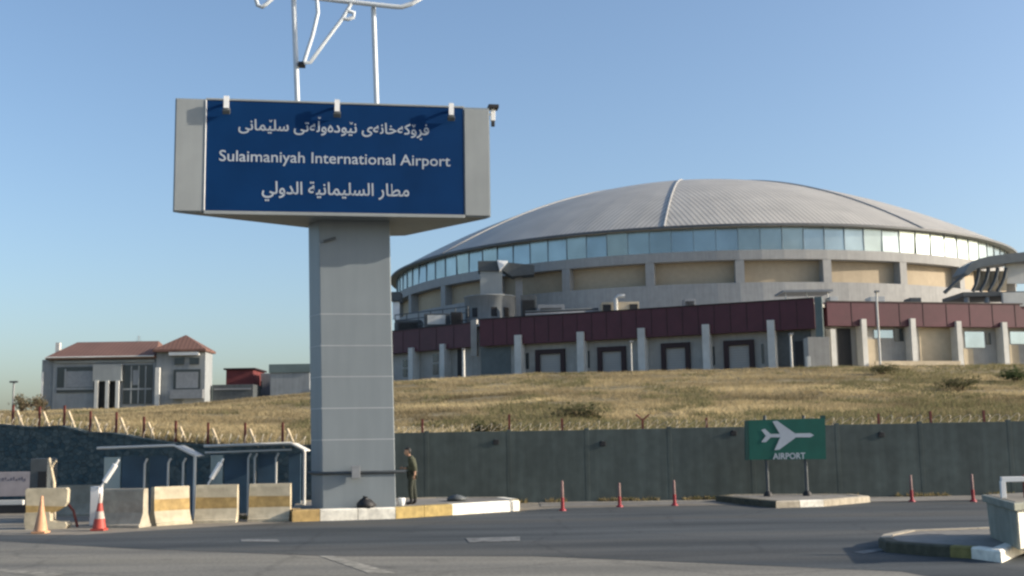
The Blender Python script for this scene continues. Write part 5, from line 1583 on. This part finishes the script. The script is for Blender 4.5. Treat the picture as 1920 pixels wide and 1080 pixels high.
E_ = [(0, 1), (1, 2), (2, 3), (3, 4), (4, 5), (0, 6), (6, 7), (7, 8), (8, 9), (9, 10), (0, 11), (11, 12), (12, 13), (13, 14), (14, 15), (3, 16), (16, 17), (17, 18), (18, 19), (3, 20), (20, 21), (21, 22), (22, 23)]
body = skin_mesh('body', J, E_, MT['skin'], guard)
# head with face, ears
hd = bmesh.new(); bmesh.ops.create_uvsphere(hd, u_segments=24, v_segments=18, radius=1)
hc = V((-.135, 0, 1.585))
for v in hd.verts:
    p = v.co.copy(); x, y, z = p
    q = V((x * .098, y * .077, z * .118))
    if x < 0:                                           # face side
        if z < -.25: q.x -= .010 * min(1, (-.25 - z) * 2); q.y *= 1 - .22 * min(1, (-.25 - z))
        if abs(y) < .30 and -.35 < z < .12: q.x -= .022 * (1 - abs(y) / .30) * (1 - abs(z + .16) / .30 if abs(z + .16) < .30 else 0) * 1.3
        if .02 < z < .25 and .18 < abs(y) < .6: q.x += .007
        if abs(y) < .35 and -.62 < z < -.48: q.x -= .005
        if abs(y) < .25 and z < -.75: q.x -= .012
    elif z < -.2: q.x *= 1 - .35 * min(1, (-.2 - z))
    v.co = hc + Matrix.Rotation(radians(-16), 3, 'Y') @ q
hm = D.meshes.new('h'); hd.to_mesh(hm); hd.free()
def blob(c, s, seg=10):
    bm = bmesh.new(); bmesh.ops.create_uvsphere(bm, u_segments=seg, v_segments=seg, radius=1)
    for v in bm.verts: v.co = V((v.co.x * s[0], v.co.y * s[1], v.co.z * s[2])) + c
    me = D.meshes.new('b'); bm.to_mesh(me); bm.free(); return me
ears = [blob(hc + V((.012, s * .077, -.005)), (.020, .010, .032)) for s in (-1, 1)]
fing = []
def hand(palm, fwd, side, up, curl, thumb):
    """palm centre, fwd finger direction, side across knuckles, up back of the hand."""
    out = []
    for i, l in enumerate((.062, .072, .068, .052)):
        r0 = palm + side * (.024 - .016 * i) + fwd * .02
        a = r0 + fwd * l * .5 - up * curl * .3 * l; c = a + (fwd * (1 - curl) - up * curl).normalized() * l * .35; d = c + (fwd * (.6 - curl) - up * (curl + .2)).normalized() * l * .28
        out.append(skin_mesh('f', [(r0, .0095, .0095), (a, .0085, .0085), (c, .008, .008), (d, .0065, .0065)], [(0, 1), (1, 2), (2, 3)], MT['skin'], None, 1))
    r0 = palm + side * thumb * .022 - fwd * .02
    out.append(skin_mesh('f', [(r0, .012, .012), (r0 + side * thumb * .022 + fwd * .022 - up * .008, .010, .010), (r0 + side * thumb * .028 + fwd * .05 - up * .014, .008, .008)], [(0, 1), (1, 2)], MT['skin'], None, 1))
    out.append(skin_mesh('f', [(palm - fwd * .035, .030, .016), (palm, .036, .016), (palm + fwd * .03, .034, .014)], [(0, 1), (1, 2)], MT['skin'], None, 1))
    return out
fing += hand(V((.085, -.22, .83)), V((-.1, 0, -1)).normalized(), V((-1, 0, .1)).normalized(), V((0, -1, 0)), .35, 1)
fing += hand(V((-.31, .13, 1.09)), V((-1, -.1, .1)).normalized(), V((0, -.4, .9)).normalized(), V((0, 1, .3)).normalized(), .55, 1)
bo = join([body, hm] + ears + fing, 'body', [MT['skin']], guard)
eyes = join([blob(hc + V((-.083, s * .030, .012)), (.010, .012, .008), 8) for s in (-1, 1)], 'eyes', [MT['black']], bo)
# jacket, trousers, boots, hair
Jk = [(V((.015, 0, .86)), .175, .16), (V((.025, 0, 1.10)), .165, .145), (V((-.005, 0, 1.28)), .185, .17), (V((-.04, 0, 1.385)), .165, .15), (V((-.085, 0, 1.455)), .085, .085),
      (V((-.015, -.165, 1.375)), .095, .095), (V((.10, -.235, 1.12)), .070, .068), (V((.10, -.23, .99)), .058, .056),
      (V((-.025, .165, 1.375)), .095, .095), (V((-.04, .22, 1.12)), .070, .068), (V((-.21, .165, 1.08)), .055, .052)]
jm = skin_mesh('jacket', Jk, [(0, 1), (1, 2), (2, 3), (3, 4), (3, 5), (5, 6), (6, 7), (3, 8), (8, 9), (9, 10)], MT['olive'], guard)
join([jm], 'jacket', [MT['olive']], guard)
Tk = [(V((.01, 0, .93)), .145, .13), (hipR, .118, .112), (V((-.05, -.10, .50)), .085, .082), (V((-.012, -.10, .14)), .07, .068), (hipL, .118, .112), (V((.03, .10, .50)), .085, .082), (V((.088, .10, .14)), .07, .068)]
join([skin_mesh('trousers', Tk, [(0, 1), (1, 2), (2, 3), (0, 4), (4, 5), (5, 6)], MT['olivedark'], guard)], 'trousers', [MT['olivedark']], guard)
for (a, c, d) in ((V((-.01, -.10, .20)), V((-.02, -.10, .06)), V((-.19, -.11, .045))), (V((.09, .10, .20)), V((.08, .10, .06)), V((-.09, .11, .045)))):
    join([skin_mesh('boot', [(a, .058, .058), (c, .062, .058), (d, .048, .042)], [(0, 1), (1, 2)], MT['black'], guard)], 'boot', [MT['black']], guard)
hb_ = bmesh.new(); bmesh.ops.create_uvsphere(hb_, u_segments=24, v_segments=16, radius=1)
for v in hb_.verts: v.co = hc + V((v.co.x * .108 + .008, v.co.y * .088, v.co.z * .124 + .014))
bmesh.ops.delete(hb_, geom=[v for v in hb_.verts if (v.co.z < hc.z + .045 and v.co.x < hc.x + .02) or v.co.z < hc.z - .06], context='VERTS')
hm2 = D.meshes.new('hair'); hb_.to_mesh(hm2); hb_.free(); join([hm2], 'hair', [MT['hair']], guard)
b = MB(); b.lathe([(.168, .955), (.180, .96), (.180, 1.00), (.168, 1.005)], 24)
for v in b.v: v.y *= .86
b.build('belt', MT['black'], guard, local=True)
